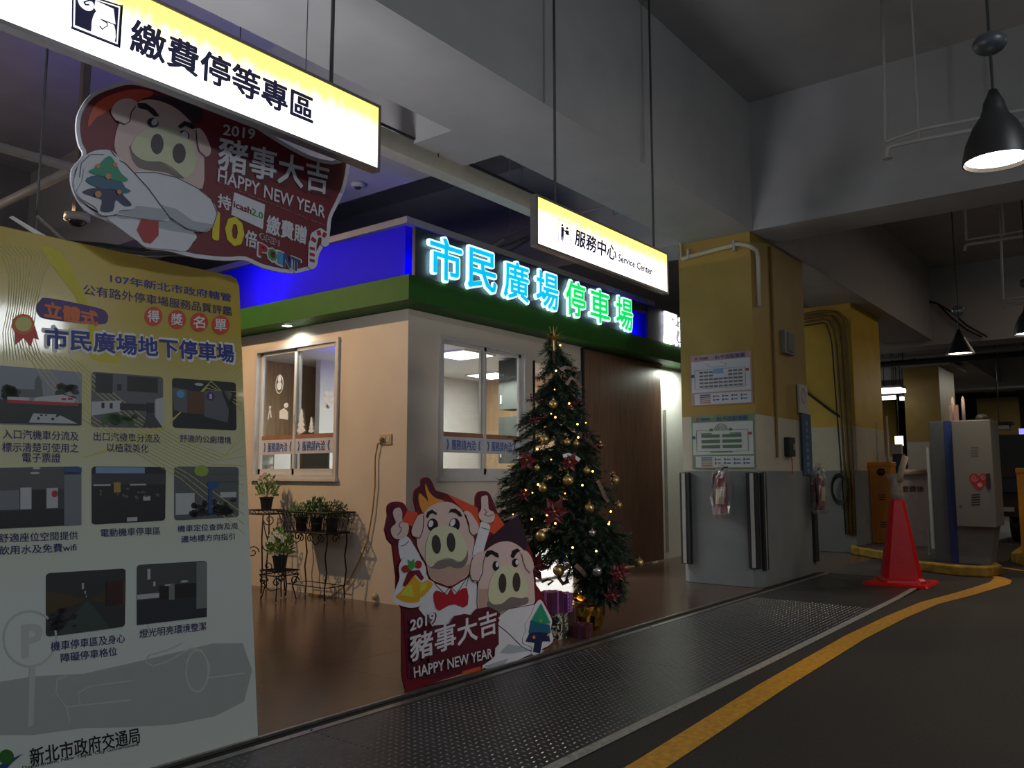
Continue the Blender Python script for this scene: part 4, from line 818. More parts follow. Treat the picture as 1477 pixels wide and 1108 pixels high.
dc('bell_sticker', [[(175, 680), (232, 672), (300, 700), (335, 760), (350, 850), (405, 890), (405, 965), (300, 1070), (200, 1087), (100, 1052), (72, 1010), (105, 920), (128, 850), (122, 765), (150, 700)]], whitep, .018)
dc('bell', [[(235, 812), (262, 870), (275, 960), (285, 1035), (180, 1045), (95, 1000), (130, 965), (180, 900)], [(255, 850), (300, 890), (350, 868), (392, 900), (345, 965), (285, 1010), (262, 920)]], gold, .020)
dc('bell_shine', [[(180, 915), (220, 900), (240, 1005), (130, 990)], [(290, 900), (350, 885), (330, 940), (285, 970)]], gold2, .022, k=1)
dc('bell_ribbon', [[(195, 795), (280, 785), (318, 850), (300, 870), (250, 815), (175, 912), (148, 912)]], dred, .024, k=1)
dc('berry', [ell((170, 777), 29, 30, 14), ell((273, 742), 28, 32, 14)], red, .024, k=1)
dc('holly_leaf', [[(210, 795), (175, 750), (200, 740), (185, 700), (212, 718), (240, 695), (235, 740), (262, 745), (228, 775)]], grp, .026, k=1)
# second pig (smaller, lower right)
e2 = lambda n, polys, m, h, k=3: dc(n, polys, m, h, E3, k)
e2('hair', [[(500, 415), (530, 365), (600, 300), (650, 272), (672, 320), (695, 385), (680, 425), (620, 388), (560, 384)]], hairb, .006)
e2('pig_head', [[(468, 560), (478, 480), (500, 425), (560, 387), (622, 387), (680, 430), (712, 500), (722, 600), (718, 672), (640, 680), (540, 735), (468, 700)]], skin, .0145)
e2('face_shade', [[(468, 600), (512, 600), (515, 700), (600, 680), (540, 735), (468, 700)]], skin2, .016, 1)
e2('pig_ear', [[(500, 432), (470, 430), (440, 460), (428, 520), (440, 562), (466, 563), (482, 530), (487, 475)], [(655, 425), (690, 430), (716, 480), (713, 520), (695, 526), (675, 500), (665, 460)]], skin, .018)
e2('ear_line', stroke([(500, 434), (487, 475), (482, 530), (466, 563), (440, 560)], 2.5)+stroke([(662, 440), (668, 470), (680, 505), (700, 526)], 2.5), blackp, .020, 1)
e2('eyebrow', [[(494, 442), (505, 425), (525, 422), (555, 437), (560, 455), (550, 456), (525, 440), (503, 456)], [(612, 452), (620, 425), (642, 414), (657, 425), (640, 436), (625, 460)]], blackp, .018, 1)
e2('eye', [ell((545, 494), 15, 23, 14), ell((634, 480), 15, 20, 14)], blackp, .018, 1); e2('eye_light', [ell((550, 488), 7, 12, 10), ell((640, 478), 7, 12, 10)], whitep, .020, 1)
e2('snout_shadow', [[(508, 655), (560, 668), (600, 640), (640, 630), (692, 640), (680, 672), (600, 690), (560, 706), (515, 696)]], greyprint, .018)
e2('snout', [[(510, 640), (512, 590), (525, 545), (555, 508), (600, 492), (650, 515), (685, 570), (688, 625), (660, 642), (612, 636), (572, 665), (530, 668)]], snoutp, .020)
e2('nostril', [ell((573, 573), 18, 45, 14), ell((637, 568), 18, 44, 14)], nost, .022, 1)
e2('shirt', [[(510, 742), (760, 680), (735, 800), (725, 885), (640, 925), (480, 962), (540, 905), (545, 800)]], whitep, .018, 1)
e2('sleeve', [[(520, 742), (600, 692), (700, 665), (745, 680), (730, 760), (705, 890), (600, 830), (540, 775)], [(528, 750), (600, 800), (662, 865), (715, 890), (640, 925), (560, 950), (500, 962), (480, 950), (555, 900), (552, 830)]], whitep, .019, 1)
e2('sleeve_shade', [[(600, 850), (662, 862), (705, 880), (600, 895), (560, 890)], [(490, 950), (600, 915), (580, 945), (510, 965)]], shadp, .021, 1)
e2('arm_line', stroke([(530, 745), (600, 800), (662, 862), (715, 888)], 3)+stroke([(520, 745), (600, 690), (740, 665)], 2.5), blackp, .022, 1)
e2('fir_sticker', [[(745, 648), (772, 690), (797, 740), (792, 780), (803, 830), (780, 858), (752, 872), (742, 900), (708, 897), (703, 862), (668, 848), (664, 818), (680, 790), (674, 760), (700, 720), (720, 670)]], whitep, .026)
e2('fir_tier', [[(695, 795), (780, 795), (788, 838), (752, 838), (742, 892), (710, 886), (716, 845), (675, 838)]], tna, .028, 1); e2('fir_tier', [[(698, 742), (785, 762), (790, 800), (740, 795), (688, 798)]], tte, .030, 1); e2('fir_tier', [[(745, 664), (788, 755), (745, 757), (700, 742)]], tgr, .032, 1)
e2('fir_bauble', [ell((710, 818), 7, 8, 8), ell((742, 742), 6, 6, 8), ell((775, 808), 6, 6, 8)], bob, .034, 1)
T('year', CP, '2019', E3, (150, 742), (262, 704), (150, 790), whitep, cb, .026, bold=.03)
e2('greeting_patch', [[(236, 790), (262, 765), (330, 760), (352, 722), (400, 712), (430, 718), (452, 690), (510, 680), (552, 700), (556, 850), (530, 880), (240, 940)]], maroon, .0222, 1)
T('greeting_shadow', CP, '豬事大吉', E3, (160, 815), (556, 697), (160, 935), maroon, cb, .023, bold=.08)
T('year_shadow', CP, '2019', E3, (154, 744), (268, 705), (154, 792), maroon, cb, .023, bold=.08)
T('greeting', CP, '豬事大吉', E3, (148, 812), (542, 692), (152, 932), whitep, cb, .026, bold=.026)
T('greeting_english', CP, 'HAPPY NEW YEAR', E3, (165, 955), (522, 868), (168, 1003), whitep, cb, .026, bold=.02)
# ================================================================== Christmas tree
TX0, TY0 = 5.85, 4.02
needle = mat('fir_needles', (.018, .045, .022), .6, var=.5, scale=12); bark = mat('tree_stem', (.05, .035, .02), .8)
VR = Vector((math.sin(YAW-.06), -math.cos(YAW-.06), 0)); VF = Vector((VR.y*-1, VR.x, 0))   # view-right, view-away
tree = thing('christmas_tree', 'dark green artificial fir with gold baubles and warm lights beside the pig cut-out', 'Christmas tree', (TX0, TY0, 0))
levels = [(500, 790, 804), (515, 786, 812), (525, 776, 826), (560, 772, 838), (590, 767, 846), (612, 748, 846), (640, 740, 866), (662, 735, 872), (690, 722, 868), (702, 714, 884), (735, 712, 884), (762, 720, 898), (795, 742, 916), (815, 756, 916), (830, 768, 908), (836, 842, 900), (860, 846, 898), (884, 850, 888)]
AX = Vector((TX0, TY0, 0)); DEP = (AX-CAM).dot(FW)
def lev(py):
    py = max(levels[0][0], min(levels[-1][0], py))
    for a, b in zip(levels, levels[1:]):
        if a[0] <= py <= b[0]:
            t = (py-a[0])/(b[0]-a[0]); return a[1]*(1-t)+b[1]*t, a[2]*(1-t)+b[2]*t
def at_axis(px, py):   # point on the vertical view-facing plane through the tree axis
    d = ray(px, py); n = Vector((-VR.y, VR.x, 0)); n = Vector((VF.x, VF.y, 0)); t = (AX-CAM).dot(n)/d.dot(n); return CAM+d*t
R = random.Random(11)
mbn = MB(); brs = []
stem_pts = []
for py in (880, 840, 800, 740, 660, 590, 530, 500):
    a, b = lev(py); c = at_axis((a+b)/2*.55+808*.45 if py > 700 else (a+b)/2, py); stem_pts.append(c)
stem_pts = [Vector((TX0, TY0, .02))]+stem_pts
def tuft(p, d, L_, n, nl):
    a = d.orthogonal().normalized(); b = d.cross(a)
    for i in range(n):
        t = R.random(); q = p+d*(L_*t); th = R.uniform(0, 2*PI); s = a*math.cos(th)+b*math.sin(th)
        e = (d*R.uniform(.5, .9)+s*R.uniform(.5, .9)).normalized()*nl*R.uniform(.7, 1.2)
        w = e.cross(s).normalized()*.0028
        k = len(mbn.v); mbn.v += [tuple(q-w), tuple(q+w), tuple(q+e)]; mbn.f.append((k, k+1, k+2))
NB = 520
for i in range(NB):
    u = R.random()**.62; py = 503+u*372
    a, b = lev(py); c = at_axis((a+b)/2, py); tip_r = (b-a)/2*DEP/F
    th = R.uniform(0, 2*PI); rr = tip_r*R.uniform(.72, 1.03)
    if py > 835: th = R.choice([R.uniform(-.9, .9), R.uniform(2.3, 4.0)]) if py < 850 else th
    tip = c+VR*(rr*math.cos(th))+VF*(rr*.92*math.sin(th))
    root = Vector((c.x, c.y, c.z+.10+.12*R.random()))
    if py > 800: root = Vector((c.x*.6+TX0*.4, c.y*.6+TY0*.4, c.z+.25))
    d = tip-root; Ln = d.length
    if Ln < .03: continue
    sag = Vector((0, 0, R.uniform(.0, .05)))
    mid = root+d*.55+sag
    brs.append((root, mid, tip))
    d1 = (tip-mid).normalized()
    tuft(mid, d1, (tip-mid).length, int(60+150*Ln), .055)
    tuft(root+(mid-root)*.4, (mid-root).normalized(), (mid-root).length*.6, int(20+60*Ln), .05)
    for s_ in range(4):
        t = R.uniform(.35, .9); q = root+d*t+sag*(1-t); side_ = d1.cross(Vector((0, 0, 1))).normalized()*R.choice((-1, 1))
        e = (d1*.7+side_*.7+Vector((0, 0, R.uniform(-.25, .35)))).normalized(); tuft(q, e, .11+.08*Ln, 30, .05)
obj('foliage', mbn, needle, tree, kind='stuff')
mb = MB().tube(stem_pts, [.022]*5+[.015]*(len(stem_pts)-5), 8)
obj('stem', mb, bark, tree, smooth=True)
mb = MB()
for r_, m_, t_ in brs[::2]: mb.tube([r_, m_, t_], [.005, .004, .002], 4, False)
obj('branch_wires', mb, bark, tree, kind='stuff')
mb = MB()
for a in (0, PI/2, PI, 1.5*PI): mb.tube([(TX0, TY0, .12), (TX0+.12*math.cos(a+.5), TY0+.12*math.sin(a+.5), .07), (TX0+.24*math.cos(a+.5), TY0+.24*math.sin(a+.5), .012)], .010, 6)
obj('stand', mb, bark, tree)
def tpos(px, py, out=.0):
    a, b = lev(py); cx_ = (a+b)/2; r = max(4, (b-a)/2); off = max(-1, min(1, (px-cx_)/r)); dep = math.sqrt(max(0, 1-off*off))*r*DEP/F
    p = at_axis(px, py); d = ray(px, py).normalized(); return p-d*(dep*.92+out)
goldm = mat('bauble_gold', (.55, .40, .16), .28, .85, var=.1); silv = mat('bauble_silver', (.5, .5, .5), .2, .9); brz = mat('bauble_bronze', (.28, .10, .06), .22, .8)
BB = [(798, 583, 6.5, goldm, 'gold bauble nearest the top of the tree, under the star'), (785, 634, 6.5, goldm, 'gold bauble left of centre in the upper third of the tree'), (866, 643, 5, brz, 'small bronze bauble at the right edge of the upper tree'),
      (884, 686, 4, brz, 'tiny bronze bauble just above a gold one on the long right branch'), (887, 693, 6.5, goldm, 'gold bauble hanging from the end of the long right branch'), (819, 693, 7.5, goldm, 'large gold bauble in the middle of the tree under the white ribbon'),
      (783, 704, 6, goldm, 'gold bell-like bauble left of the large middle bauble'), (850, 733, 7, goldm, 'gold bauble right of the middle poinsettia'), (892, 729, 5.5, goldm, 'gold bauble at the right edge beside two warm bulbs'), (780, 773, 7.5, goldm, 'big dull gold bauble over the second pig at the tree left'),
      (854, 769, 5, silv, 'small silver bauble low right of the tree centre'), (805, 823, 7.5, goldm, 'gold bauble above the second pig head at the bottom of the tree'), (922, 812, 6.5, goldm, 'gold bauble hanging free at the far right of the tree'), (861, 824, 7, silv, 'pale elongated bauble low in the right half of the tree'),
      (846, 679, 5, goldm, 'pair-like small gold bauble right of the white ribbon'), (818, 638, 5, goldm, 'small gold bauble beside a bulb in the upper middle'), (831, 640, 4.5, goldm, 'tiny gold bauble right of the upper middle one'), (775, 675, 4, goldm, 'tiny gold bauble above the left poinsettia')]
for px, py, r, m_, lab in BB:
    p = tpos(px, py, .04); rr = r*DEP/F
    t = thing('bauble', lab, 'bauble', p, 'baubles on the fir')
    obj('ball', MB().ball(p, rr, 14), m_, t, smooth=True)
    obj('cap', MB().lathe([(rr*.3, rr*.9), (rr*.3, rr*1.15), (.002, rr*1.2)], p, 10), goldm, t)
    obj('hook', MB().tube([p+Vector((0, 0, rr*1.15)), p+Vector((.003, 0, rr*1.5)), p+Vector((0, 0, rr*1.9))], .0012, 4), goldm, t)
# warm light string
ls = thing('light_string', 'string of tiny warm white bulbs wound round the fir', 'fairy lights', (TX0, TY0, .1))
bulb = mat('warm_bulb', (1, .40, .11), .4, emit=6, var=0); wire = mat('green_wire', (.01, .03, .012), .6)
LB = [(821, 582), (800, 562), (795, 597), (801, 602), (819, 636), (834, 631), (775, 648), (776, 699), (768, 711), (758, 707), (815, 712), (789, 743), (801, 755), (767, 749), (740, 742), (879, 753), (881, 738), (878, 756), (808, 498), (833, 612), (855, 680), (795, 663), (802, 535), (840, 700), (860, 795), (826, 790), (845, 610)]
pts = []
for px, py in sorted(LB, key=lambda q: q[1]):
    p = tpos(px, py, .045); pts.append(p)
    obj('bulb', MB().ball(p, .0085 if (px+py) % 3 else .0055, 6), bulb, ls)
sp = []
for i, p in enumerate(pts):
    sp.append(p+Vector((0, 0, .01)))
    if i+1 < len(pts): sp.append((p+pts[i+1])/2*.8+Vector((TX0, TY0, (p.z+pts[i+1].z)/2-.02))*.2)
obj('wire', MB().tube(sp, .0015, 4), wire, ls)
# star, poinsettias, berries, ribbons
p = at_axis(797, 497); t = thing('tree_star', 'gold five-pointed star on the tip of the fir', 'star', p)
mb = MB(); c = at_axis(798, 488); n = -VF; pts5 = []
for i in range(10):
    a = PI/2+i*PI/5; r = .095 if i % 2 == 0 else .036; q = (VR*math.cos(a)*.62+Vector((0, 0, 1))*math.sin(a))*r*(1.25 if i == 0 else 1); pts5.append(c+q)
mb.add(pts5+[c+n*.028, c-n*.028], [(i, (i+1) % 10, 10) for i in range(10)]+[((i+1) % 10, i, 11) for i in range(10)])
obj('star', mb, mat('star_gold', (.75, .48, .12), .22, .95), t)
obj('socket', MB().lathe([(.014, -.12), (.016, -.02)], c, 10), goldm, t)
mb = MB()
for i in range(10): a = i*PI/5; mb.tube([c, c+(VR*math.cos(a)+Vector((0, 0, 1))*math.sin(a))*.11], .0015, 4)
obj('ray', mb, goldm, t)
rfl = mat('poinsettia_red', (.15, .008, .012), .5, var=.35, scale=30)
def poinsettia(px, py, r, lab, tilt=(0, 0)):
    c = tpos(px, py, .05); t = thing('poinsettia', lab, 'artificial flower', c, 'poinsettias on the fir'); n = -VF
    for ring, (k, s) in enumerate(((6, 1), (5, .6))):
        for i in range(k):
            a = 2*PI*i/k+ring*.5; d = (VR*math.cos(a)+Vector((0, 0, 1))*math.sin(a)); w = d.cross(n); L_ = r*s*DEP/F*R.uniform(.85, 1.15)
            b = c+n*.008*ring
            obj('petal', MB().add([b, b+d*L_*.5+w*L_*.26+n*.012, b+d*L_+n*.006*(R.random()-1), b+d*L_*.5-w*L_*.26+n*.012, b+d*L_*.5+n*.002], [(0, 1, 4), (1, 2, 4), (2, 3, 4), (3, 0, 4)]), rfl, t)
    obj('centre', MB().ball(c+n*.012, .012, 6), goldm, t)
poinsettia(800, 738, 20, 'large red poinsettia with a glowing bulb in the middle of the fir'); poinsettia(760, 664, 14, 'red poinsettia at the left edge beside the front window'); poinsettia(756, 713, 10, 'dark red poinsettia on the left arm of the fir')
poinsettia(770, 818, 24, 'big red poinsettia behind the second pig at the tree foot'); poinsettia(893, 826, 17, 'red poinsettia at the lower right edge of the fir'); poinsettia(884, 858, 13, 'lowest red poinsettia on the right of the fir'); poinsettia(822, 667, 14, 'dark red poinsettia under the white ribbon, fir centre')
ber = mat('berry_dark_red', (.16, .012, .03), .25)
for px, py, n_, lab in ((776, 573, 9, 'cluster of dark red berries high on the left of the fir'), (832, 583, 12, 'cluster of dark red berries high on the right of the fir'), (772, 604, 14, 'wide cluster of dark red berries left, level with the window'), (846, 630, 9, 'faint berry cluster on the right edge under the upper bulb')):
    c = tpos(px, py, .05); t = thing('berry_cluster', lab, 'berries', c, 'berry clusters on the fir')
    for i in range(n_):
        q = c+VR*R.uniform(-.075, .075)+Vector((0, 0, R.uniform(-.035, .035)))-VF*R.uniform(-.01, .03); obj('berry', MB().ball(q, .0085, 6), ber, t, smooth=True)
rib = mat('ribbon_white', (.75, .73, .70), .4); ribd = mat('ribbon_brown', (.16, .09, .07), .4); ribs = mat('ribbon_striped', (.25, .17, .13), .35, var=.6, scale=60)
def ribbon(pts, w, m_, lab, nm='ribbon'):
    c = tpos(*pts[0], .06); t = thing(nm, lab, 'ribbon', c); P3 = [tpos(a, b, .06) for a, b in pts]; mb = MB(); vs = []
    for i, q in enumerate(P3):
        d = (P3[min(i+1, len(P3)-1)]-P3[max(i-1, 0)]).normalized(); s = d.cross(VF).normalized()*w/2; vs += [q-s, q+s]
    mb.add([tuple(v) for v in vs], [(2*i, 2*i+1, 2*i+3, 2*i+2) for i in range(len(P3)-1)]); obj('band', mb, m_, t)
ribbon([(808, 533), (816, 530), (826, 532), (834, 538), (830, 545)], .03, ribd, 'brown bow ribbon near the top right of the fir', 'bow')
ribbon([(817, 555), (824, 545), (832, 550), (838, 560)], .03, ribs, 'striped ribbon tail under the top bow')
ribbon([(812, 658), (820, 656), (829, 659), (836, 664)], .028, rib, 'bright white ribbon curl in the middle of the fir')
ribbon([(862, 693), (868, 706), (872, 716), (878, 724)], .03, ribs, 'striped ribbon hanging on the right arm of the fir')
for i, (a, b_) in enumerate((((808, 842), (826, 822)), ((816, 846), (832, 824)), ((826, 836), (838, 815)), ((800, 838), (815, 818)))): pass
ribbon([(822, 815), (812, 822), (806, 834), (812, 842), (820, 838)], .035, ribs, 'big striped ribbon loop at the bottom of the fir, left')
ribbon([(830, 815), (838, 822), (846, 832)], .035, ribs, 'striped ribbon loop at the bottom of the fir, right')
ribbon([(781, 840), (790, 836), (798, 838), (790, 844)], .02, ribd, 'brown ribbon end beside the second pig at tree foot')
# gifts
def gift(nm, lab, x, y, sx, sy, sz, m_, mr, rot=0, z=0):
    t = thing(nm, lab, 'gift', (x, y, z)); t.rotation_euler = (0, 0, rot)
    def lb(a, b, name, mm, bv=0):
        o = obj(name, box(a, b), mm, None, bevel=bv); o.parent = t; return o
    lb((-sx/2, -sy/2, 0), (sx/2, sy/2, sz), 'box', m_, .006)
    lb((-.012, -sy/2-.003, 0), (.012, sy/2+.003, sz+.003), 'ribbon', mr); lb((-sx/2-.003, -.012, 0), (sx/2+.003, .012, sz+.0035), 'ribbon', mr)
    return t
def patmat(name, c1, c2, scale, kind='noise', thr=.5):
    m = bpy.data.materials.new(name); m.use_nodes = True; nt = m.node_tree; N = nt.nodes; L = nt.links; b = N['Principled BSDF']; b.inputs['Roughness'].default_value = .4
    tc = N.new('ShaderNodeTexCoord'); 
    if kind == 'dots':
        x = N.new('ShaderNodeTexVoronoi'); x.inputs['Scale'].default_value = scale; x.inputs['Randomness'].default_value = .2; o = x.outputs['Distance']
    else:
        x = N.new('ShaderNodeTexNoise'); x.inputs['Scale'].default_value = scale; x.inputs['Distortion'].default_value = 2; o = x.outputs['Fac']
    L.new(tc.outputs['Object'], x.inputs['Vector']); r = N.new('ShaderNodeValToRGB'); r.color_ramp.interpolation = 'CONSTANT'; L.new(o, r.inputs[0])
    r.color_ramp.elements[0].color = (*c1, 1); r.color_ramp.elements[1].position = thr; r.color_ramp.elements[1].color = (*c2, 1); L.new(r.outputs[0], b.inputs['Base Color']); return m
zeb = patmat('zebra_paper', (.5, .5, .42), (.012, .012, .012), 22, thr=.48); dots = patmat('dotted_purple', (.55, .30, .6), (.20, .04, .22), 34, 'dots', .33)
pur = mat('gift_purple', (.10, .02, .08), .35, var=.3); brn = mat('gift_brown', (.085, .045, .035), .4); gr = mat('gift_ribbon', (.3, .12, .3), .35)
gift('gift_box', 'black and cream zebra-pattern gift box at the foot of the fir', 5.52, 3.84, .17, .14, .20, zeb, brn, .1)
gift('gift_box', 'deep purple gift box stacked on the zebra-pattern box', 5.47, 3.85, .15, .13, .17, pur, gr, .05, .2)
gift('gift_box', 'small lilac dotted gift box on top beside the purple one', 5.60, 3.80, .075, .10, .15, dots, gr, .0, .2)
gift('gift_box', 'brown leaning gift box between the zebra box and the gold pot', 5.72, 3.86, .15, .14, .21, brn, pur, .5)
gift('gift_box', 'low dark red gift box in front of the brown box', 5.70, 3.70, .15, .12, .10, mat('gift_wine', (.07, .015, .02), .35), pur, .2)
foil = mat('gold_foil', (.50, .26, .03), .18, 1, var=.4, scale=14, bump=1)
t = thing('foil_pot', 'crumpled gold foil wrapped pot at the right foot of the fir', 'pot', (6.0, 3.84, 0))
mb = MB(); N_ = 26; vs = []; prof = [(.09, 0), (.125, .04), (.14, .12), (.135, .2), (.105, .225), (.135, .26), (.125, .30), (.06, .27)]
for i, (r_, z) in enumerate(prof):
    for k in range(N_): a = 2*PI*k/N_; q = r_*(1+R.uniform(-.10, .10)); vs.append((6.0+q*math.cos(a), 3.84+q*math.sin(a), max(0, z+(R.uniform(-.012, .012) if i else 0))))
mb.add(vs, [(i*N_+k, i*N_+(k+1) % N_, (i+1)*N_+(k+1) % N_, (i+1)*N_+k) for i in range(len(prof)-1) for k in range(N_)]+[tuple(range(N_-1, -1, -1))])
obj('foil_wrap', mb, foil, t); obj('ribbon', MB().lathe([(.112, .215), (.118, .225), (.112, .235)], (6.0, 3.84, 0), 20, caps=False), ribd, t)

# ================================================================== plant stands and plants
iron = mat('wrought_iron', (.010, .008, .008), .5, .3)
def spiral(c, u, v, r, turns=1.25, a0=0, n=18, sg=1): return [Vector(c)+(Vector(u)*math.cos(a0+sg*2*PI*turns*i/n)+Vector(v)*math.sin(a0+sg*2*PI*turns*i/n))*r*(1-i/n*.85) for i in range(n+1)]
Z = Vector((0, 0, 1)); Yv = Vector((0, -1, 0)); Xv = Vector((1, 0, 0))
bs = thing('basket_stand', 'long black wrought-iron basket stand holding green plants by the warm wall', 'plant stand', (5.7, 7.1, 0))
x0, x1, y0, y1 = 5.57, 5.83, 6.74, 7.36
for (lx, ly) in ((x0, y0), (x1, y0), (x0, y1), (x1, y1)):
    s = 1 if ly == y0 else -1
    obj('leg', MB().tube([(lx, ly+s*-.01, .01), (lx, ly+s*.0, .12), (lx, ly-s*.03, .3), (lx, ly-s*.0, .45), (lx, ly-s*.05+s*.02, .6), (lx, ly-s*.02, .68)], .008, 6), iron, bs, smooth=True)
for z in (.14,): obj('stretcher', MB().tube([(x0, y0, z), (x1, y0, z+.0), (x1, y1, z), (x0, y1, z), (x0, y0, z)], .005, 5), iron, bs)
obj('shelf', MB().tube([(x0-.02, y0-.04, .69), (x1+.02, y0-.04, .69), (x1+.02, y1+.04, .69), (x0-.02, y1+.04, .69), (x0-.02, y0-.04, .69)], .012, 6).box((x0-.02, y0-.04, .685), (x1+.02, y1+.04, .695)), iron, bs)
tx0, tx1, ty0, ty1 = x0-.05, x1+.04, y0-.10, y1+.12
obj('top_rim', MB().tube([(tx0, ty0, .9), (tx1, ty0, .9), (tx1, ty1, .9), (tx0, ty1, .9), (tx0, ty0, .9)], .010, 6), iron, bs)
mb = MB()
for i in range(13):
    t_ = i/12; a = (x0-.02, y0-.04+(y1-y0+.08)*t_, .69); b = (tx0, ty0+(ty1-ty0)*t_, .9); mb.tube([a, b], .0042, 4)
    a2 = (x1+.02, a[1], .69); b2 = (tx1, b[1], .9); mb.tube([a2, b2], .0042, 4)
    if i < 12: tn = (i+1)/12; mb.tube([a, (tx0, ty0+(ty1-ty0)*tn, .9)], .003, 4); mb.tube([(x0-.02, y0-.04+(y1-y0+.08)*tn, .69), b], .003, 4)
for i in range(1, 5):
    t_ = i/5
    for ya, yb in ((y0-.04, ty0), (y1+.04, ty1)): mb.tube([(x0-.02+(x1-x0+.04)*t_, ya, .69), (tx0+(tx1-tx0)*t_, yb, .9)], .003, 4)
mb.tube([(x0-.035, y0-.07, .79), (x0-.035, y1+.07, .79)], .003, 4)
obj('basket_wires', mb, iron, bs)
for yy, s in ((y0+.06, 1), (y0+.24, -1), (y0+.38, 1), (y1-.06, -1)):
    obj('scroll', MB().tube(spiral((x0-.01, yy, .63), (0, s, 0), (0, 0, 1), .05), .0065, 6), iron, bs, smooth=True)
for yy in (y0+.15, y1-.16): obj('scroll', MB().tube([(x0-.01, yy-.1, .67), (x0-.01, yy-.05, .60), (x0-.01, yy, .57), (x0-.01, yy+.05, .60), (x0-.01, yy+.1, .67)], .005, 5), iron, bs, smooth=True)
for yy, s in ((y0, -1), (y1, 1)): obj('scroll', MB().tube(spiral(((x0+x1)/2, yy, .63), (s*.0+1, 0, 0), (0, 0, 1), .05), .0065, 6), iron, bs, smooth=True)
# two-tier stand
ts = thing('tiered_plant_stand', 'black scrolled two-tier plant stand at the edge of the poster', 'plant stand', (5.5, 7.6, 0))
def shelf(c, r, z, nm='shelf'):
    mb = MB(); q = [(c[0]-r, c[1]-r), (c[0]+r, c[1]-r), (c[0]+r, c[1]+r), (c[0]-r, c[1]+r), (c[0]-r, c[1]-r)]
    for zz in (z, z-.045): mb.tube([(a, b, zz) for a, b in q], .006, 5)
    for k in range(4):
        for j in range(5):
            a = Vector(q[k]).lerp(Vector(q[k+1]), j/5); b = Vector(q[k]).lerp(Vector(q[k+1]), (j+1)/5); mb.tube([(a.x, a.y, z), (b.x, b.y, z-.045)], .003, 4); mb.tube([(a.x, a.y, z-.045), (b.x, b.y, z)], .003, 4)
    for j in range(1, 6): mb.tube([(c[0]-r, c[1]-r+2*r*j/6, z), (c[0]+r, c[1]-r+2*r*j/6, z)], .003, 4)
    obj(nm, mb, iron, ts)
UC = (5.66, 7.88); LC = (5.37, 7.22)
shelf(UC, .14, .90); shelf(LC, .14, .31)
for dx, dy in ((-.14, -.14), (.14, -.14), (-.14, .14), (.14, .14)):
    obj('leg', MB().tube([(UC[0]+dx, UC[1]+dy, .86), (UC[0]+dx*1.05, UC[1]+dy, .6), (UC[0]+dx, UC[1]+dy*1.1, .3), (UC[0]+dx*1.1, UC[1]+dy*1.2, .01)], .008, 6), iron, ts, smooth=True)
    obj('leg', MB().tube([(LC[0]+dx, LC[1]+dy, .27), (LC[0]+dx*.7, LC[1]+dy*.7, .15), (LC[0]+dx*.9, LC[1]+dy*.9, .01)], .007, 6), iron, ts, smooth=True)
    obj('scroll', MB().tube(spiral((LC[0]+dx*.8, LC[1]+dy*.8, .20), VR, Z, .05), .0065, 6), iron, ts, smooth=True)
A0 = Vector((UC[0]-.14, UC[1]-.14, 0)); dr = (Vector((LC[0]+.14, LC[1]+.14, 0))-A0)
for off, z0 in ((.0, .80), (.02, .52), (-.02, .30)):
    obj('scroll', MB().tube(spiral(A0+VR*.07+Z*z0, VR, Z, .065, 1.4, PI), .006, 5), iron, ts, smooth=True)
obj('side_rail', MB().tube([A0+Z*.82, A0+dr*.1+Z*.7, A0+dr*.3+Z*.55, A0+dr*.6+Z*.45, A0+dr*.9+Z*.33], .006, 5), iron, ts, smooth=True)
obj('side_rail', MB().tube([A0+Z*.10, A0+dr*.5+Z*.05, A0+dr+Z*.10], .006, 5), iron, ts, smooth=True)
obj('scroll', MB().tube(spiral(A0-VR*.10+Z*.45, VR, Z, .07, 1.4, 0), .006, 5), iron, ts, smooth=True)
leafm = mat('leaf_green', (.07, .16, .035), .5, var=.4, scale=20); leafl = mat('leaf_light', (.16, .28, .06), .5, var=.3, scale=20); leafd = mat('leaf_dark', (.03, .075, .025), .5, var=.4, scale=20)
petw = mat('petal_white', (.75, .75, .62), .5); petp = mat('petal_pink', (.62, .34, .36), .5, var=.2); potm = mat('plastic_pot', (.012, .012, .012), .5); soil = mat('soil', (.03, .02, .012), .9)
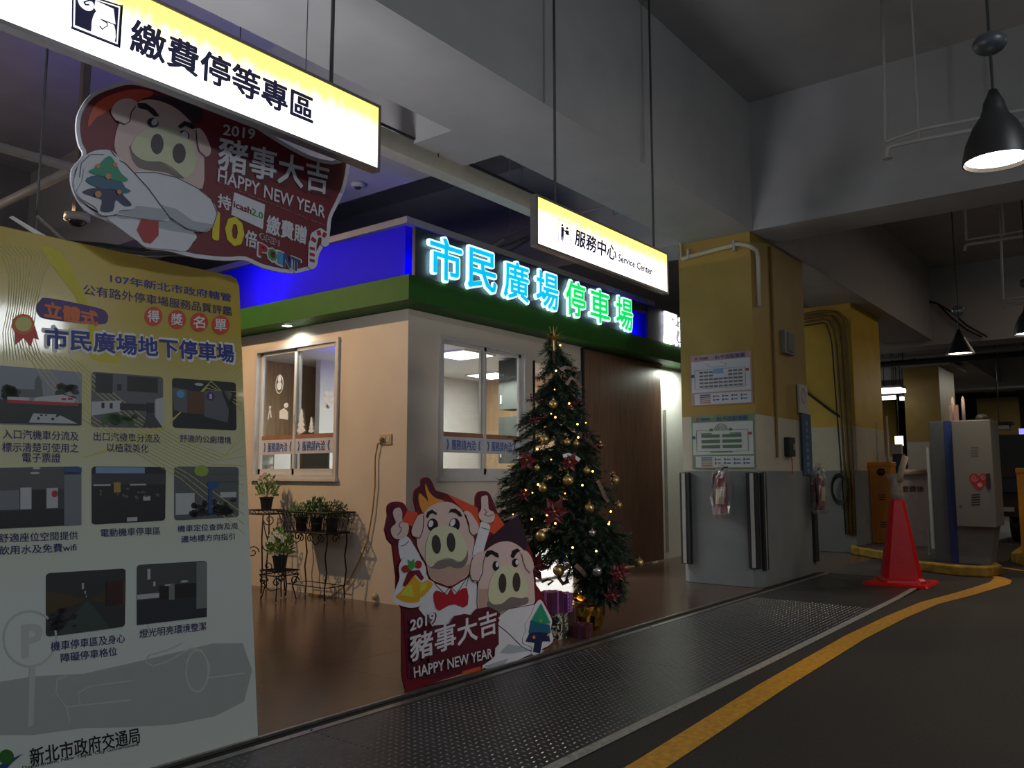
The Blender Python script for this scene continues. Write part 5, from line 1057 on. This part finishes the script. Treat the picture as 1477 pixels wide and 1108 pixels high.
def plant(nm, lab, c, z, pr, ph, fr, fh, mleaf, nl, flowers, seed, ls=.03, cat='potted plant', group=None):
    Q = random.Random(seed); t = thing(nm, lab, cat, (c[0], c[1], z))
    if group: t['group'] = group
    obj('pot', MB().lathe([(pr*.72, 0), (pr, ph), (pr*1.06, ph), (pr*1.06, ph-.015), (pr*.96, ph-.02), (.001, ph-.02)], (c[0], c[1], z), 18), potm, t)
    lf = MB(); st = MB()
    base = Vector((c[0], c[1], z+ph-.02)); tips = []
    for i in range(nl):
        a = Q.uniform(0, 2*PI); e = Q.random(); r = fr*math.sqrt(Q.random()); q = base+Vector((r*math.cos(a), r*math.sin(a), fh*(.15+.85*e)*(1-.35*(r/fr)**2)))
        d = (q-base).normalized()+Vector((Q.uniform(-.6, .6), Q.uniform(-.6, .6), Q.uniform(-.2, .4))); d.normalize(); w = d.cross(Vector((Q.uniform(-1, 1), Q.uniform(-1, 1), Q.uniform(-1, 1)))).normalized(); L_ = ls*Q.uniform(.7, 1.4); n = d.cross(w)
        lf.add([q, q+d*L_*.5+w*L_*.25+n*.002, q+d*L_, q+d*L_*.5-w*L_*.25+n*.002, q+d*L_*.5-n*.003], [(0, 1, 4), (1, 2, 4), (2, 3, 4), (3, 0, 4)])
        if i % 9 == 0: st.tube([base, base.lerp(q, .5)+Vector((0, 0, .01)), q], .0018, 4, False)
    obj('leaves', lf, mleaf, t, kind='stuff'); obj('stems', st, leafd, t, kind='stuff')
    for (fx, fz, m_, s) in flowers:
        q = base+VR*fx+Z*fz-VF*(fr*.7); 
        mb = MB()
        for k in range(6):
            a = k*PI/3+Q.random(); d = VR*math.cos(a)+Z*math.sin(a); w = d.cross(-VF); mb.add([q, q+d*s*.6+w*s*.4-VF*.006, q+d*s-VF*.004, q+d*s*.6-w*s*.4-VF*.006], [(0, 1, 2, 3)])
        mb.ball(q-VF*.006, s*.25, 6); obj('flower', mb, m_, t)
    return t
plant('potted_flower', 'pink and white flowers in a black pot on the upper stand tier', UC, .903, .075, .14, .10, .26, leafl, 150, [(-.04, .24, petp, .03), (.0, .27, petp, .03), (.05, .23, petw, .03), (.09, .21, petp, .028), (-.06, .19, petw, .025), (.03, .19, petp, .025), (-.01, .20, petw, .025)], 1, .05)
plant('potted_flower', 'white flowers in a black pot on the lower stand tier', LC, .313, .075, .14, .12, .30, leafl, 190, [(-.07, .22, petw, .036), (-.02, .26, petw, .04), (.03, .23, petw, .034), (.07, .21, petw, .03), (-.09, .17, petw, .03), (.0, .05, petw, .025), (-.05, .06, petw, .022), (.05, .18, petw, .026), (-.04, .19, petw, .03)], 2, .055)
plant('basket_plant', 'small-leaved green plant at the left end of the basket stand', (5.68, 7.28), .698, .07, .14, .13, .17, leafl, 330, [], 3, .026)
plant('basket_plant', 'taller bright green plant with a pale bud in the middle of the basket', (5.70, 7.05), .698, .07, .15, .11, .22, leafm, 260, [(.05, .10, petw, .035), (.03, .04, petp, .03), (.06, .15, leafl, .03)], 4, .04)
plant('basket_plant', 'dark spreading plant at the right end of the basket stand', (5.70, 6.80), .698, .07, .14, .16, .20, leafd, 520, [], 5, .024)

# ================================================================== pendant lamps
enam = mat('lamp_black', (.012, .012, .013), .45, var=.2); glowl = mat('lamp_glow', (1, .86, .70), .5, emit=9, var=0)
def pendant(lab, x, y, z, r, pw, ball_z, ball_col, bell=True):
    t = thing('pendant_lamp', lab, 'lamp', (x, y, z), 'black pendant lamps over the lane')
    pf = [(r, 0), (r*.98, .03), (r*.88, .11), (r*.66, .20), (r*.42, .26), (r*.34, .30), (r*.30, .34), (r*.14, .38), (r*.12, .41)] if bell else [(r, 0), (r*.9, .04), (r*.6, .14), (r*.28, .25), (r*.08, .33)]
    obj('shade', MB().lathe(pf+[(a*.96, b) for a, b in pf[::-1]][2:], (x, y, z), 32, caps=False), enam, t, smooth=True)
    obj('bulb_disc', MB().lathe([(r*.93, .022), (.001, .024)], (x, y, z), 32, caps=False), glowl, t)
    obj('cord', MB().tube([(x, y, z+.4 if bell else z+.32), (x, y, 5.8)], .008, 6), enam, t)
    obj('junction_dome', MB().ball((x, y, ball_z), .075, 14, (1.15, 1.15, .8) if bell else (1, 1, 1)), ball_col, t, smooth=True)
    spot('pendant_light', (x, y, z+.01), (x, y, 0), pw, (1, .80, .58), 130, .6, .12)
    return t
domec = mat('dome_blue_grey', (.045, .055, .065), .4, .1); domeg = glass('dome_glass', (.7, .8, .85), .15)
q = pl(1439, 233, 2, 3.0); pendant('largest black pendant lamp glowing at the top right', q.x, q.y, 3.0, .172, 40, 3.68, domec)
q = pl(1385, 511, 2, 2.85); pendant('smaller black pendant lamp in the middle distance left of the right-edge one', q.x, q.y, 2.85, .175, 40, 3.42, domeg, False)
q = pl(1487, 482, 2, 2.9); pendant('black pendant lamp half cut off by the right edge', q.x, q.y, 2.9, .172, 36, 3.5, domec)

# ================================================================== pipes and ceiling fittings
def run(nm, lab, cat, root, paths, m_, r, part='tube'):
    t = thing(nm, lab, cat, root)
    for i, p in enumerate(paths): obj(part, MB().tube(p, r[i] if isinstance(r, list) else r, 8), m_[i] if isinstance(m_, list) else m_, t, smooth=True)
    return t
X = 8.0
a = pp(X, [(1275, 45), (1278, 205), (1288, 200), (1330, 186), (1477, 158)]); b = pp(X, [(1280, 226), (1281, 214), (1288, 210), (1330, 201), (1520, 166)])
run('sprinkler_pipe', 'cream double pipe hanging under the ceiling left of the largest lamp', 'pipe', a[1], [[Vector((a[0].x, a[0].y, 5.8)), a[1]], a[1:]+[a[-1]+Vector((0, -1.5, 0))], b], [pipe_w]*3, [.016, .018, .022])
h1 = pp(X, [(1326, 205)])[0]; obj('hanger', MB().tube([h1, Vector((h1.x, h1.y, 5.8))], .010, 6), pipe_w, bpy.data.objects['sprinkler_pipe'])
h1 = b[0]; obj('sprinkler_head', MB().lathe([(.02, .03), (.02, 0), (.045, -.01), (.045, -.02), (.01, -.025)], h1, 12), pipe_w, bpy.data.objects['sprinkler_pipe'])
X = 13.5
a = pp(X, [(1392, 302), (1394, 346), (1400, 345), (1477, 333)]); b = pp(X, [(1391, 362), (1393, 354), (1400, 352), (1500, 337)])
t = run('sprinkler_pipe', 'dim pipe pair with sprinkler under the far ceiling bay', 'pipe', a[1], [[Vector((a[0].x, a[0].y, 5.8)), a[1]], a[1:], b], pipe_w, [.018, .016, .026])
h1 = pp(X, [(1448, 340)])[0]; obj('hanger', MB().tube([h1, Vector((h1.x, h1.y, 5.8))], .014, 6), pipe_w, t)
X = 14.3
a = pp(X, [(1444, 356), (1447, 432), (1477, 429)]); b = pp(X, [(1446, 444), (1448, 440), (1490, 435)])
run('sprinkler_pipe', 'lower dim pipe dropping at the right edge above the far lamp', 'pipe', a[1], [[Vector((a[0].x, a[0].y, 5.8))]+a, b], pipe_w, [.016, .026])
X = 8.9
a = pp(X, [(640, 372), (700, 352), (765, 326), (882, 296), (886, 311), (1025, 277), (1040, 284)]); 
run('ceiling_conduit', 'thin pipe with an elbow running above the smaller sign to the pillar', 'pipe', a[3], [a, [a[-1], Vector((9.25, 4.5, a[-1].z)), Vector((9.29, 4.5, 4.0))]], pipe_w, .016)
t = bpy.data.objects['ceiling_conduit']
for px, py in ((735, 337), (905, 306)): h1 = pp(X, [(px, py)])[0]; obj('hanger', MB().tube([h1, Vector((h1.x, h1.y, 5.8))], .008, 6), pipe_w, t)
a = pp(8.6, [(700, 372), (722, 345), (728, 343), (770, 345)]); 
X = 8.9
a = pp(X, [(620, 384), (700, 362), (727, 345)]); run('ceiling_conduit', 'short branch pipe above the blue glowing characters', 'pipe', a[0], [a], pipe_w, .022)
# cable tray crossing beneath the beams above the terrace
t = thing('cable_tray', 'long cream box duct hanging below the beams between the two signs', 'duct', (5.5, 4.95, 3.9))
z0 = 3.92; y_ = 4.95
P0 = pl(551, 212, 1, y_); P1 = pl(764, 300, 1, y_); zz = (P0.z+P1.z)/2
obj('duct', box((P0.x-3.2, y_, zz), (P1.x+.6, y_+.16, zz+.17)), mat('duct_cream', (.52, .48, .38), .6, var=.08), t, bevel=.004)
obj('black_cable', MB().tube([(P0.x-3.2, y_-.01, zz+.18), (P0.x+1.0, y_-.01, zz+.185), (P1.x+.6, y_-.01, zz+.18)], .012, 6), rubber, t)
for px in (622,): h1 = pl(px, 200, 1, y_); obj('hanger', MB().tube([(h1.x, y_+.02, zz+.17), (h1.x, y_+.02, 5.8)], .006, 6), rodm, t)
h1 = pl(622, 203, 1, y_-.02); obj('cable_tie', MB().tube([h1+Vector((-.08, 0, -.02)), h1+Vector((0, 0, .06)), h1+Vector((.08, 0, -.02)), h1+Vector((.10, 0, -.12))], .006, 5), rubber, t)
# upper-left pipes and dome camera
a = [pl(-30, 190, 1, 7.6), pl(0, 200, 1, 7.6), pl(108, 243, 1, 7.6)]
zc = a[-1].z
run('ceiling_pipe', 'brownish pipe crossing at the far upper left behind the cut-out board', 'pipe', a[1], [[Vector((a[0].x-1.5, 7.6, zc)), Vector((a[-1].x, 7.6, zc)), Vector((a[-1].x+2, 7.6, zc))], [Vector((a[-1].x, 7.62, zc)), Vector((a[-1].x, 10, zc)), Vector((a[-1].x, 12.9, zc))]], pipe_w, .045)
t = bpy.data.objects['ceiling_pipe']
for dx in (-.9, -.3): obj('hanger', MB().tube([(a[-1].x+dx, 7.6, zc), (a[-1].x+dx, 7.6, 5.8)], .008, 5), rodm, t)
t = thing('dome_camera', 'grey dome camera on a ceiling post behind the poster top', 'camera', (2.3, 8.0, 3.9))
c = pl(111, 318, 1, 7.9); obj('post', box((c.x-.035, c.y-.035, c.z+.05), (c.x+.035, c.y+.035, 5.8)), mat('post_brown', (.16, .13, .11), .6), t)
obj('housing', MB().lathe([(.11, .06), (.115, .0), (.09, -.01)], c, 20), pipe_w, t, smooth=True); obj('dome', MB().ball(c, .085, 12, (1, 1, .7)), mat('dome_dark', (.03, .03, .035), .12), t, smooth=True)
t = thing('ceiling_sensor', 'small round sensor on the beam right of the cut-out board', 'sensor', pl(516, 264, 2, 4.2)); q = pl(516, 264, 2, 4.2)
obj('base', MB().lathe([(.07, 0), (.07, -.03), (.05, -.045)], q, 16), pipe_w, t, smooth=True); obj('head', MB().lathe([(.035, -.045), (.03, -.06), (.001, -.062)], q, 12), rubber, t)
# reflector fitting poking over the poster
q = pl(70, 345, 1, 5.6); t = thing('strip_lamp', 'open metal strip lamp fitting just above the poster top', 'lamp', q)
obj('reflector', MB().add([q+Vector(v) for v in ((-.22, 0, .10), (.16, 0, -.05), (.22, .12, -.06), (-.2, .12, .12), (.0, .06, .0))], [(0, 1, 4), (1, 2, 4), (2, 3, 4), (3, 0, 4)]), refl, t)
obj('arm', MB().tube([q+Vector((-.05, .08, .16)), q+Vector((.22, .06, -.04))], .010, 6), pipe_w, t); obj('hanger', MB().tube([q+Vector((-.05, .08, .16)), Vector((q.x-.05, q.y+.08, 5.8))], .006, 5), rodm, t)
t = thing('cable_run', 'black cables lying above the poster along the beam', 'cable', (2.6, 6.0, 3.2))
a = [pl(x, y, 1, 5.9) for x, y in ((60, 352), (150, 358), (210, 366), (300, 366), (345, 352))]
obj('cable', MB().tube(a, .018, 6), rubber, t, smooth=True); obj('cable', MB().tube([p_+Vector((0, .05, .04)) for p_ in a], .012, 6), rubber, t, smooth=True)
obj('tray', MB().tube([a[0]+Vector((0, .1, -.05)), a[-1]+Vector((0, .1, -.05))], .03, 4), pipe_w, t)
for k in (0, 2, 4): obj('hanger', MB().tube([a[k]+Vector((0, .1, -.02)), Vector((a[k].x, 6.0, 5.8))], .005, 5), rodm, t)
# ================================================================== ticket island at right
curbm = mat('curb_yellow', (.42, .25, .03), .6, var=.5, scale=9); curbt = mat('curb_top', (.05, .04, .03), .8, var=.4, scale=12)
pts = [(14.1, 3.95), (13.5, 3.35), (12.2, 2.55), (11.95, 2.05), (12.0, 1.72), (12.4, 1.60), (13.3, 1.85), (15.4, 2.9), (18.5, 3.6), (18.5, 4.3), (15.2, 4.3)]
mb = MB(); n = len(pts); mb.add([(a, b, 0) for a, b in pts]+[(a, b, .13) for a, b in pts], [(i, (i+1) % n, (i+1) % n+n, i+n) for i in range(n)][::1]+[tuple(range(n-1, -1, -1)), tuple(range(n, 2*n))])
isl = struct('floor_island', mb, curbm, bevel=.02)
cx_ = sum(a for a, b in pts)/n; cy_ = sum(b for a, b in pts)/n
obj('island_top', MB().add([(cx_+(a-cx_)*.93, cy_+(b-cy_)*.90, .134) for a, b in pts], [tuple(range(n))]), curbt, isl)
pts2 = [(13.7, 1.45), (13.8, 1.15), (14.6, 1.0), (17, 1.1), (17, 1.8), (14.5, 1.75)]; n2 = len(pts2)
isl2 = struct('floor_island', MB().add([(a, b, 0) for a, b in pts2]+[(a, b, .12) for a, b in pts2], [(i, (i+1) % n2, (i+1) % n2+n2, i+n2) for i in range(n2)]+[tuple(range(n2, 2*n2))]), curbm)
slate = mat('machine_slate', (.085, .095, .10), .45, var=.1); mblue = mat('machine_blue', (.02, .045, .20), .4); mgrey = mat('machine_grey', (.19, .185, .17), .45, var=.06, scale=2); mlow = mat('machine_lower', (.17, .175, .17), .5)
tm = thing('ticket_machine', 'tall slate and grey ticket machine with a red heart, right of the cone', 'ticket machine', (12.3, 2.05, .13))
def Y(px, x): return pl(px, 700, 0, x).y
xm = 12.3; yL, yS0, yS1, yR = Y(1344, xm), Y(1366, xm), Y(1377, xm), Y(1434, xm)
ztop = pl(1380, 607, 0, xm).z
obj('main_body', box((xm, yS0, .134), (xm+.5, yL, ztop)), slate, tm, bevel=.01); obj('blue_stripe', box((xm-.004, yS1, .134), (xm+.5, yS0, ztop)), mblue, tm)
zb = pl(1400, 760, 0, xm-.2).z
obj('lower_body', MB().add([(xm, yR+.10, .134), (xm+.5, yR+.10, .134), (xm+.5, yS1, .134), (xm, yS1, .134), (xm, yR+.02, zb), (xm+.5, yR+.02, zb), (xm+.5, yS1, zb), (xm, yS1, zb)], [(3, 2, 1, 0), (4, 5, 6, 7), (0, 1, 5, 4), (1, 2, 6, 5), (2, 3, 7, 6), (3, 0, 4, 7)]), mlow, tm)
dr = obj('door', box((xm-.2, Y(1434, xm-.2), zb), (xm+.5, Y(1377, xm-.2), ztop-.01)), mgrey, tm, bevel=.01)
DP = side(xm-.2); z1 = crop(1280, 590, .13540)
dd = lambda nm, polys, m, h, k=1: decal(nm, DP, [z1(spline(p, k)) if k > 1 else z1(p) for p in polys], m, dr, h)
hr = mat('heart_red', (.36, .018, .022), .45); pk2 = mat('heart_pink', (.45, .28, .26), .45)
dd('heart', [[(970, 870), (905, 805), (872, 745), (880, 705), (915, 685), (950, 692), (975, 715), (1000, 690), (1030, 685), (1060, 705), (1080, 730), (1085, 760), (1060, 795), (1020, 840)]], hr, .002, 2)
sp_ = lambda c, r, t: [(c[0]+r*(1-i/22)*math.cos(i*t), c[1]+r*(1-i/22)*math.sin(i*t)) for i in range(20)]
dd('heart_swirl', stroke(sp_((925, 738), 38, .5), 7)+stroke(sp_((1020, 725), 30, .5), 6)+[ell((985, 810), 26, 24, 14)], pk2, .004)
obj('lock', MB().box(*[(xm-.225, min(Y(1424, xm-.2), Y(1429, xm-.2)), pl(1426, 705, 0, xm-.2).z), (xm-.2, max(Y(1424, xm-.2), Y(1429, xm-.2)), pl(1426, 683, 0, xm-.2).z)]), rubber, dr)
for i in range(5): obj('vent_slot', MB().flat(DP, [DP.ab(p) for p in z1([(895, 912+i*26), (988, 905+i*26), (988, 917+i*26), (895, 926+i*26)])], .0005, .002), rubber, dr)
for i in range(4): obj('vent_slot', MB().flat(DP, [DP.ab(p) for p in z1([(890, 405+i*30), (968, 402+i*30), (968, 412+i*30), (890, 415+i*30)])], .0005, .002), mat('vent_grey', (.12, .115, .105), .5), dr)
dd('maker_mark', [[(760, 1030), (800, 1028), (780, 1058)]], mat('ink_maroon', (.12, .02, .06), .5), .002); dd('maker_text', [[(770, 1068), (785, 1066), (787, 1200), (772, 1200)]], mat('ink_pale_violet', (.2, .16, .24), .5), .002)
obj('side_screen', box((xm+.02, yL, .3), (xm+.45, yL+.05, ztop-.35)), mat('pale_edge', (.45, .52, .50), .4), tm)
for px in (1375, 1390): q = pl(px, 606, 0, xm+.1); obj('post_bumper', MB().lathe([(.022, 0), (.024, .24), (.018, .30), (.002, .34)], (xm+.12, q.y, ztop), 10), mat('pale_pink_post', (.55, .42, .38), .5), tm, smooth=True)
obj('post_board', box((xm+.10, Y(1389, xm+.12), ztop), (xm+.13, Y(1376, xm+.12), ztop+.22)), mat('pink_brown_board', (.26, .17, .14), .6), tm)
q = pl(1415, 604, 0, xm); obj('dome_lens', MB().ball((xm+.05, q.y, ztop+.02), .085, 12, (1, .9, .75)), rubber, tm, smooth=True)
# cone
cn_ = thing('traffic_cone', 'glossy red traffic cone topped with taped tube in front of the island', 'traffic cone', (10.7, 2.42, 0))
cred = mat('cone_red', (.75, .010, .012), .32, var=.12, spec=.35)
cx0, cy0 = 10.72, 2.44
obj('base', MB().add([(cx0+a*.36, cy0+b*.36, 0) for a, b in ((-1, -1), (1, -1), (1, 1), (-1, 1))]+[(cx0+a*.33, cy0+b*.33, .035) for a, b in ((-1, -1), (1, -1), (1, 1), (-1, 1))], [(3, 2, 1, 0), (4, 5, 6, 7), (0, 1, 5, 4), (1, 2, 6, 5), (2, 3, 7, 6), (3, 0, 4, 7)]), cred, cn_, bevel=.01).rotation_euler = (0, 0, 0)
mb = MB(); prof = [(.31, .03), (.30, .06), (.265, .085), (.085, .98), (.075, 1.0)]; vs = []
for r_, z in prof:
    for k in range(4):
        for s in (-.3, .3): a = PI/4+k*PI/2+s*(.5 if z < .5 else .9)+.35; vs.append((cx0+r_*math.cos(a), cy0+r_*math.sin(a), z))
mb.add(vs, [(i*8+k, i*8+(k+1) % 8, (i+1)*8+(k+1) % 8, (i+1)*8+k) for i in range(4) for k in range(8)]+[tuple(4*8+k for k in range(8))])
obj('cone_body', mb, cred, cn_)
# taped tube on the cone with a side piece
tube_m = mat('taped_plastic', (.42, .33, .26), .5, var=.3, scale=12)
obj('tape_wrap', MB().tube([(cx0, cy0, .97), (cx0, cy0, 1.05), (cx0, cy0+.01, 1.22), (cx0, cy0+.02, 1.30)], [.066, .075, .07, .09], 10), tube_m, cn_, smooth=True)
a_ = pl(1298, 687, 0, cx0-.05); b_ = pl(1306, 658, 0, cx0-.05)
obj('tilted_tube', MB().tube([a_+Vector((.02, 0, -.06)), a_, b_], .035, 10), mat('tube_beige', (.48, .40, .28), .6), cn_, smooth=True)
# notice board
bd = thing('notice_board', 'pale board with dark red characters standing between cone and machine', 'notice board', (13.2, 2.85, .13))
NB_ = side(13.2); nb0 = lambda x, y: NB_.ab((x, y))
obj('panel', MB().flat(NB_, [nb0(1296, 676), nb0(1344, 676), nb0(1344, 788), nb0(1300, 788)], -.02, .02), mat('notice_pink', (.42, .34, .31), .6, var=.12), bd)
obj('roll', MB().tube([Vector(NB_.w(nb0(1297, 683), .03)), Vector(NB_.w(nb0(1343, 680), .03))], .045, 10), mat('roll_pink', (.50, .34, .27), .6), bd, smooth=True)
rd = mat('notice_ink', (.10, .022, .03), .6)
text('lettering', NB_, '繳費後', (1300, 701), (1333, 701), (1300, 710), rd, bd, .002, bold=.02)
for z in (0, 1): obj('leg', MB().tube([NB_.w((nb0(1302+z*38, 780)[0], .134), -.01), NB_.w((nb0(1302+z*38, 780)[0], .5), -.01)], .018, 6), pipe_w, bd)
# orange barrier housings
orm = mat('barrier_orange', (.68, .26, .02), .4, var=.08); ord_ = mat('barrier_orange_front', (.60, .20, .015), .4, var=.08)
def barrier(lab, x, px0, px1, zt, zb_):
    t = thing('barrier_housing', lab, 'barrier', (x, Y((px0+px1)/2, x), zb_)); y0, y1 = sorted((Y(px0, x), Y(px1, x)))
    obj('body', box((x, y0, zb_), (x+.35, y1, zt)), orm, t, bevel=.015)
    obj('front_door', box((x-.012, y0+.02, zb_+.06), (x, y0+(y1-y0)*.58, zt-.20)), ord_, t, bevel=.004)
    obj('lid', box((x-.02, y0-.01, zt-.05), (x+.36, y1+.01, zt+.03)), orm, t, bevel=.015)
    yc_ = y0+(y1-y0)*.30
    obj('lens', MB().lathe([(.065, 0), (.06, .03), (.001, .035)], (x-.005, yc_, zt-.14), 18, axis=(-1, 0, 0)), rubber, t, smooth=True)
    for i in range(3): obj('vent_slot', box((x-.018, yc_-.05, .40+i*.04), (x-.012, yc_+.05, .415+i*.04)), enam, t); obj('vent_slot', box((x-.018, yc_-.05, .86+i*.04), (x-.012, yc_+.05, .875+i*.04)), enam, t)
    return t
barrier('orange barrier housing with round black lens left of the cone', 15.0, 1240, 1286, pl(1262, 669, 0, 15).z, .134)
barrier('orange barrier housing cut by the right edge of the frame', 14.2, 1467, 1520, pl(1467, 678, 0, 14.2).z, .12)
t = thing('white_post', 'thin white post between the orange barrier and the cone', 'post', (15.2, 3.35, .13))
q = pl(1283, 700, 0, 15.7); obj('post', MB().tube([(15.7, q.y, .134), (15.7, q.y, pl(1282, 600, 0, 15.7).z)], .028, 8), pipe_w, t, smooth=True); obj('foot', MB().lathe([(.08, 0), (.06, .03)], (15.7, q.y, .134), 12), pipe_w, t)
t = thing('pay_station', 'dark blue pay station top showing behind the taped tube', 'pay station', (16.6, 3.6, 0))
y0, y1 = sorted((Y(1289, 16.6), Y(1303, 16.6))); obj('column', box((16.6, y0, .134), (16.9, y1, pl(1295, 655, 0, 16.6).z)), mat('navy_station', (.05, .06, .13), .5), t, bevel=.01)
obj('header', box((16.58, y0, pl(1295, 655, 0, 16.6).z), (16.7, y1+.0, pl(1295, 641, 0, 16.6).z)), mat('pale_header', (.5, .47, .45), .5), t)
t = thing('exit_light', 'small bright green-white lit sign in the far background left of pillar three', 'light box', (24, 5.3, 2.4)); q0 = pl(1291, 643, 0, 24); q1 = pl(1302, 629, 0, 24)
obj('lit_face', box((24, q1.y, q0.z), (24.05, q0.y, q1.z)), mat('lit_green_white', (.85, 1, .7), .5, emit=1.8), t); obj('bracket', MB().tube([(24.03, (q0.y+q1.y)/2, q1.z), (24.03, (q0.y+q1.y)/2, 4.25)], .015, 5), rodm, t)
# dark van body behind the machine
vn = thing('dark_truck', 'dark box truck parked behind the ticket machine at the right edge', 'truck', (19.0, 2.0, 0))
xv = 18.0; y1 = Y(1434, xv); y0 = y1-2.3; zt = pl(1450, 627, 0, xv).z
dk = mat('truck_dark', (.014, .018, .022), .5, var=.2); dk2 = mat('truck_brown', (.035, .016, .008), .5, var=.3); dk3 = mat('truck_navy', (.012, .018, .035), .5)
obj('cargo_box', box((xv, y0, .95), (xv+3.6, y1, zt)), dk, vn, bevel=.02); obj('rear_panel', box((xv-.02, y0+.05, 1.25), (xv, y1-.05, 1.42)), dk2, vn); obj('rear_panel', box((xv-.02, y0+.05, .96), (xv, y1-.05, 1.2)), dk3, vn)
obj('chassis', box((xv+.05, y0+.1, .5), (xv+4.8, y1-.1, .94)), dk2, vn); obj('cab', box((xv+3.65, y0+.1, .6), (xv+5.1, y1-.1, 2.0)), dk, vn, bevel=.06)
for wx in (.9, 4.3):
    for wy in (y0+.15, y1-.4): obj('wheel', MB().lathe([(.38, 0), (.40, .04), (.40, .21), (.38, .25)], (xv+wx, wy, .40), 22, axis=(0, 1, 0)), rubber, vn)
obj('tail_lamp', box((xv-.015, y1-.3, .6), (xv+.05, y1-.12, .68)), mat('lamp_pale', (.35, .35, .33), .4), vn)
t = thing('far_screen', 'small violet lit screen at the right edge above the dark truck', 'screen', (24, 1.2, 2.6)); q0 = pl(1470, 627, 0, 24); q1 = pl(1484, 618, 0, 24)
obj('lit_face', box((24, q1.y, q0.z), (24.05, q0.y, q1.z)), mat('lit_violet', (.35, .30, 1), .5, emit=1.2), t); obj('bracket', MB().tube([(24.03, q1.y, q1.z), (24.03, q1.y, 5.8)], .015, 5), rodm, t)
t = thing('security_camera', 'small dark and white camera bracket on the far right pillar', 'camera', (22, 2.4, 2.7)); q = pl(1440, 620, 0, 22)
obj('body', box((22, q.y-.22, q.z), (22.4, q.y+.16, q.z+.12)), pipe_w, t, bevel=.02); obj('hood', box((21.95, q.y-.28, q.z+.12), (22.4, q.y+.2, q.z+.18)), rubber, t); obj('drop_rod', MB().tube([(22.2, q.y, q.z+.18), (22.2, q.y, 5.8)], .014, 5), rodm, t)
# fluorescent battens in the far bay
tubeg = mat('tube_glow', (1, .97, .92), .5, emit=3.2, var=0)
def batten(lab, x, px0, px1, py, n=1, hang=True):
    q0 = pl(px0, py, 0, x); q1 = pl(px1, py, 0, x); t = thing('fluorescent_batten', lab, 'ceiling light', ((q0+q1)/2), 'fluorescent battens in the far bays')
    z = (q0.z+q1.z)/2
    for i in range(n): obj('tube', MB().tube([(x+i*.45, q0.y, z), (x+i*.45, q1.y, z)], .05, 8), tubeg, t)
    obj('housing', box((x-.06, q1.y, z+.05), (x+.06+(n-1)*.45, q0.y, z+.10)), pipe_w, t)
    if hang:
        for f_ in (.2, .8): yy = q0.y+(q1.y-q0.y)*f_; obj('hanger', MB().tube([(x, yy, z+.1), (x, yy, 5.8)], .01, 4), rodm, t)
batten('long bright batten between the second and third pillars', 21.5, 1250, 1300, 563, 2)
batten('shorter batten below the long one between the pillars', 23.5, 1272, 1292, 574)
batten('stub of a batten just left of the third pillar', 23.5, 1298, 1304, 575)
batten('tiny far batten high between the pillars', 27.0, 1255, 1265, 539)
batten('batten glimpsed between the two near pillars', 20.0, 1130, 1166, 524)
batten('upper faint batten glimpsed between the two near pillars', 24.0, 1140, 1166, 508)
# far ceiling pipes and far pillars
t = thing('far_pipe_run', 'dark pipe line crossing the far ceiling behind the second lamp', 'pipe', (20.9, 2, 4))
a = [pl(x, y, 0, 21.0) for x, y in ((1150, 529), (1247, 528), (1350, 522), (1477, 512))]; zz = a[1].z
obj('tube', MB().tube([(21, 8, zz), (21, -1, zz)], .07, 6), rubber, t); obj('tube', MB().tube([(21.3, 8, zz+.18), (21.3, -1, zz+.18)], .05, 6), pipe_w, t)
for yy in (-.5, 2, 4.5, 7): obj('hanger', MB().tube([(21, yy, zz), (21, yy, 5.8)], .012, 4), rodm, t)
t = thing('draped_cable', 'black cables drooping over the crossbeam behind the second lamp', 'cable', (15, 2, 4))
for k in (0, 1): a = [pl(x, y, 0, 19.5) for x, y in ((1333, 434-k*2), (1352, 438), (1372, 450+k*8), (1395, 470+k*6), (1424-k*8, 486))]; obj('cable', MB().tube(a, .02, 5), rubber, t, smooth=True)
for x, y, lab in ((30, 7.0, 'far yellow pillar seen through the gap left of the third pillar'), (38, 8.5, 'farthest small yellow pillar left of the white post')): pillar(x, x+1.2, y, y+1.0, 4.0, lab, yellow, 1.3, 1.9)
for i in range(3): struct('ceiling_beam', box((24.0+i*3.6, 4.9, 4.25), (24.4+i*3.6, 11, 5.8)), beam_m)
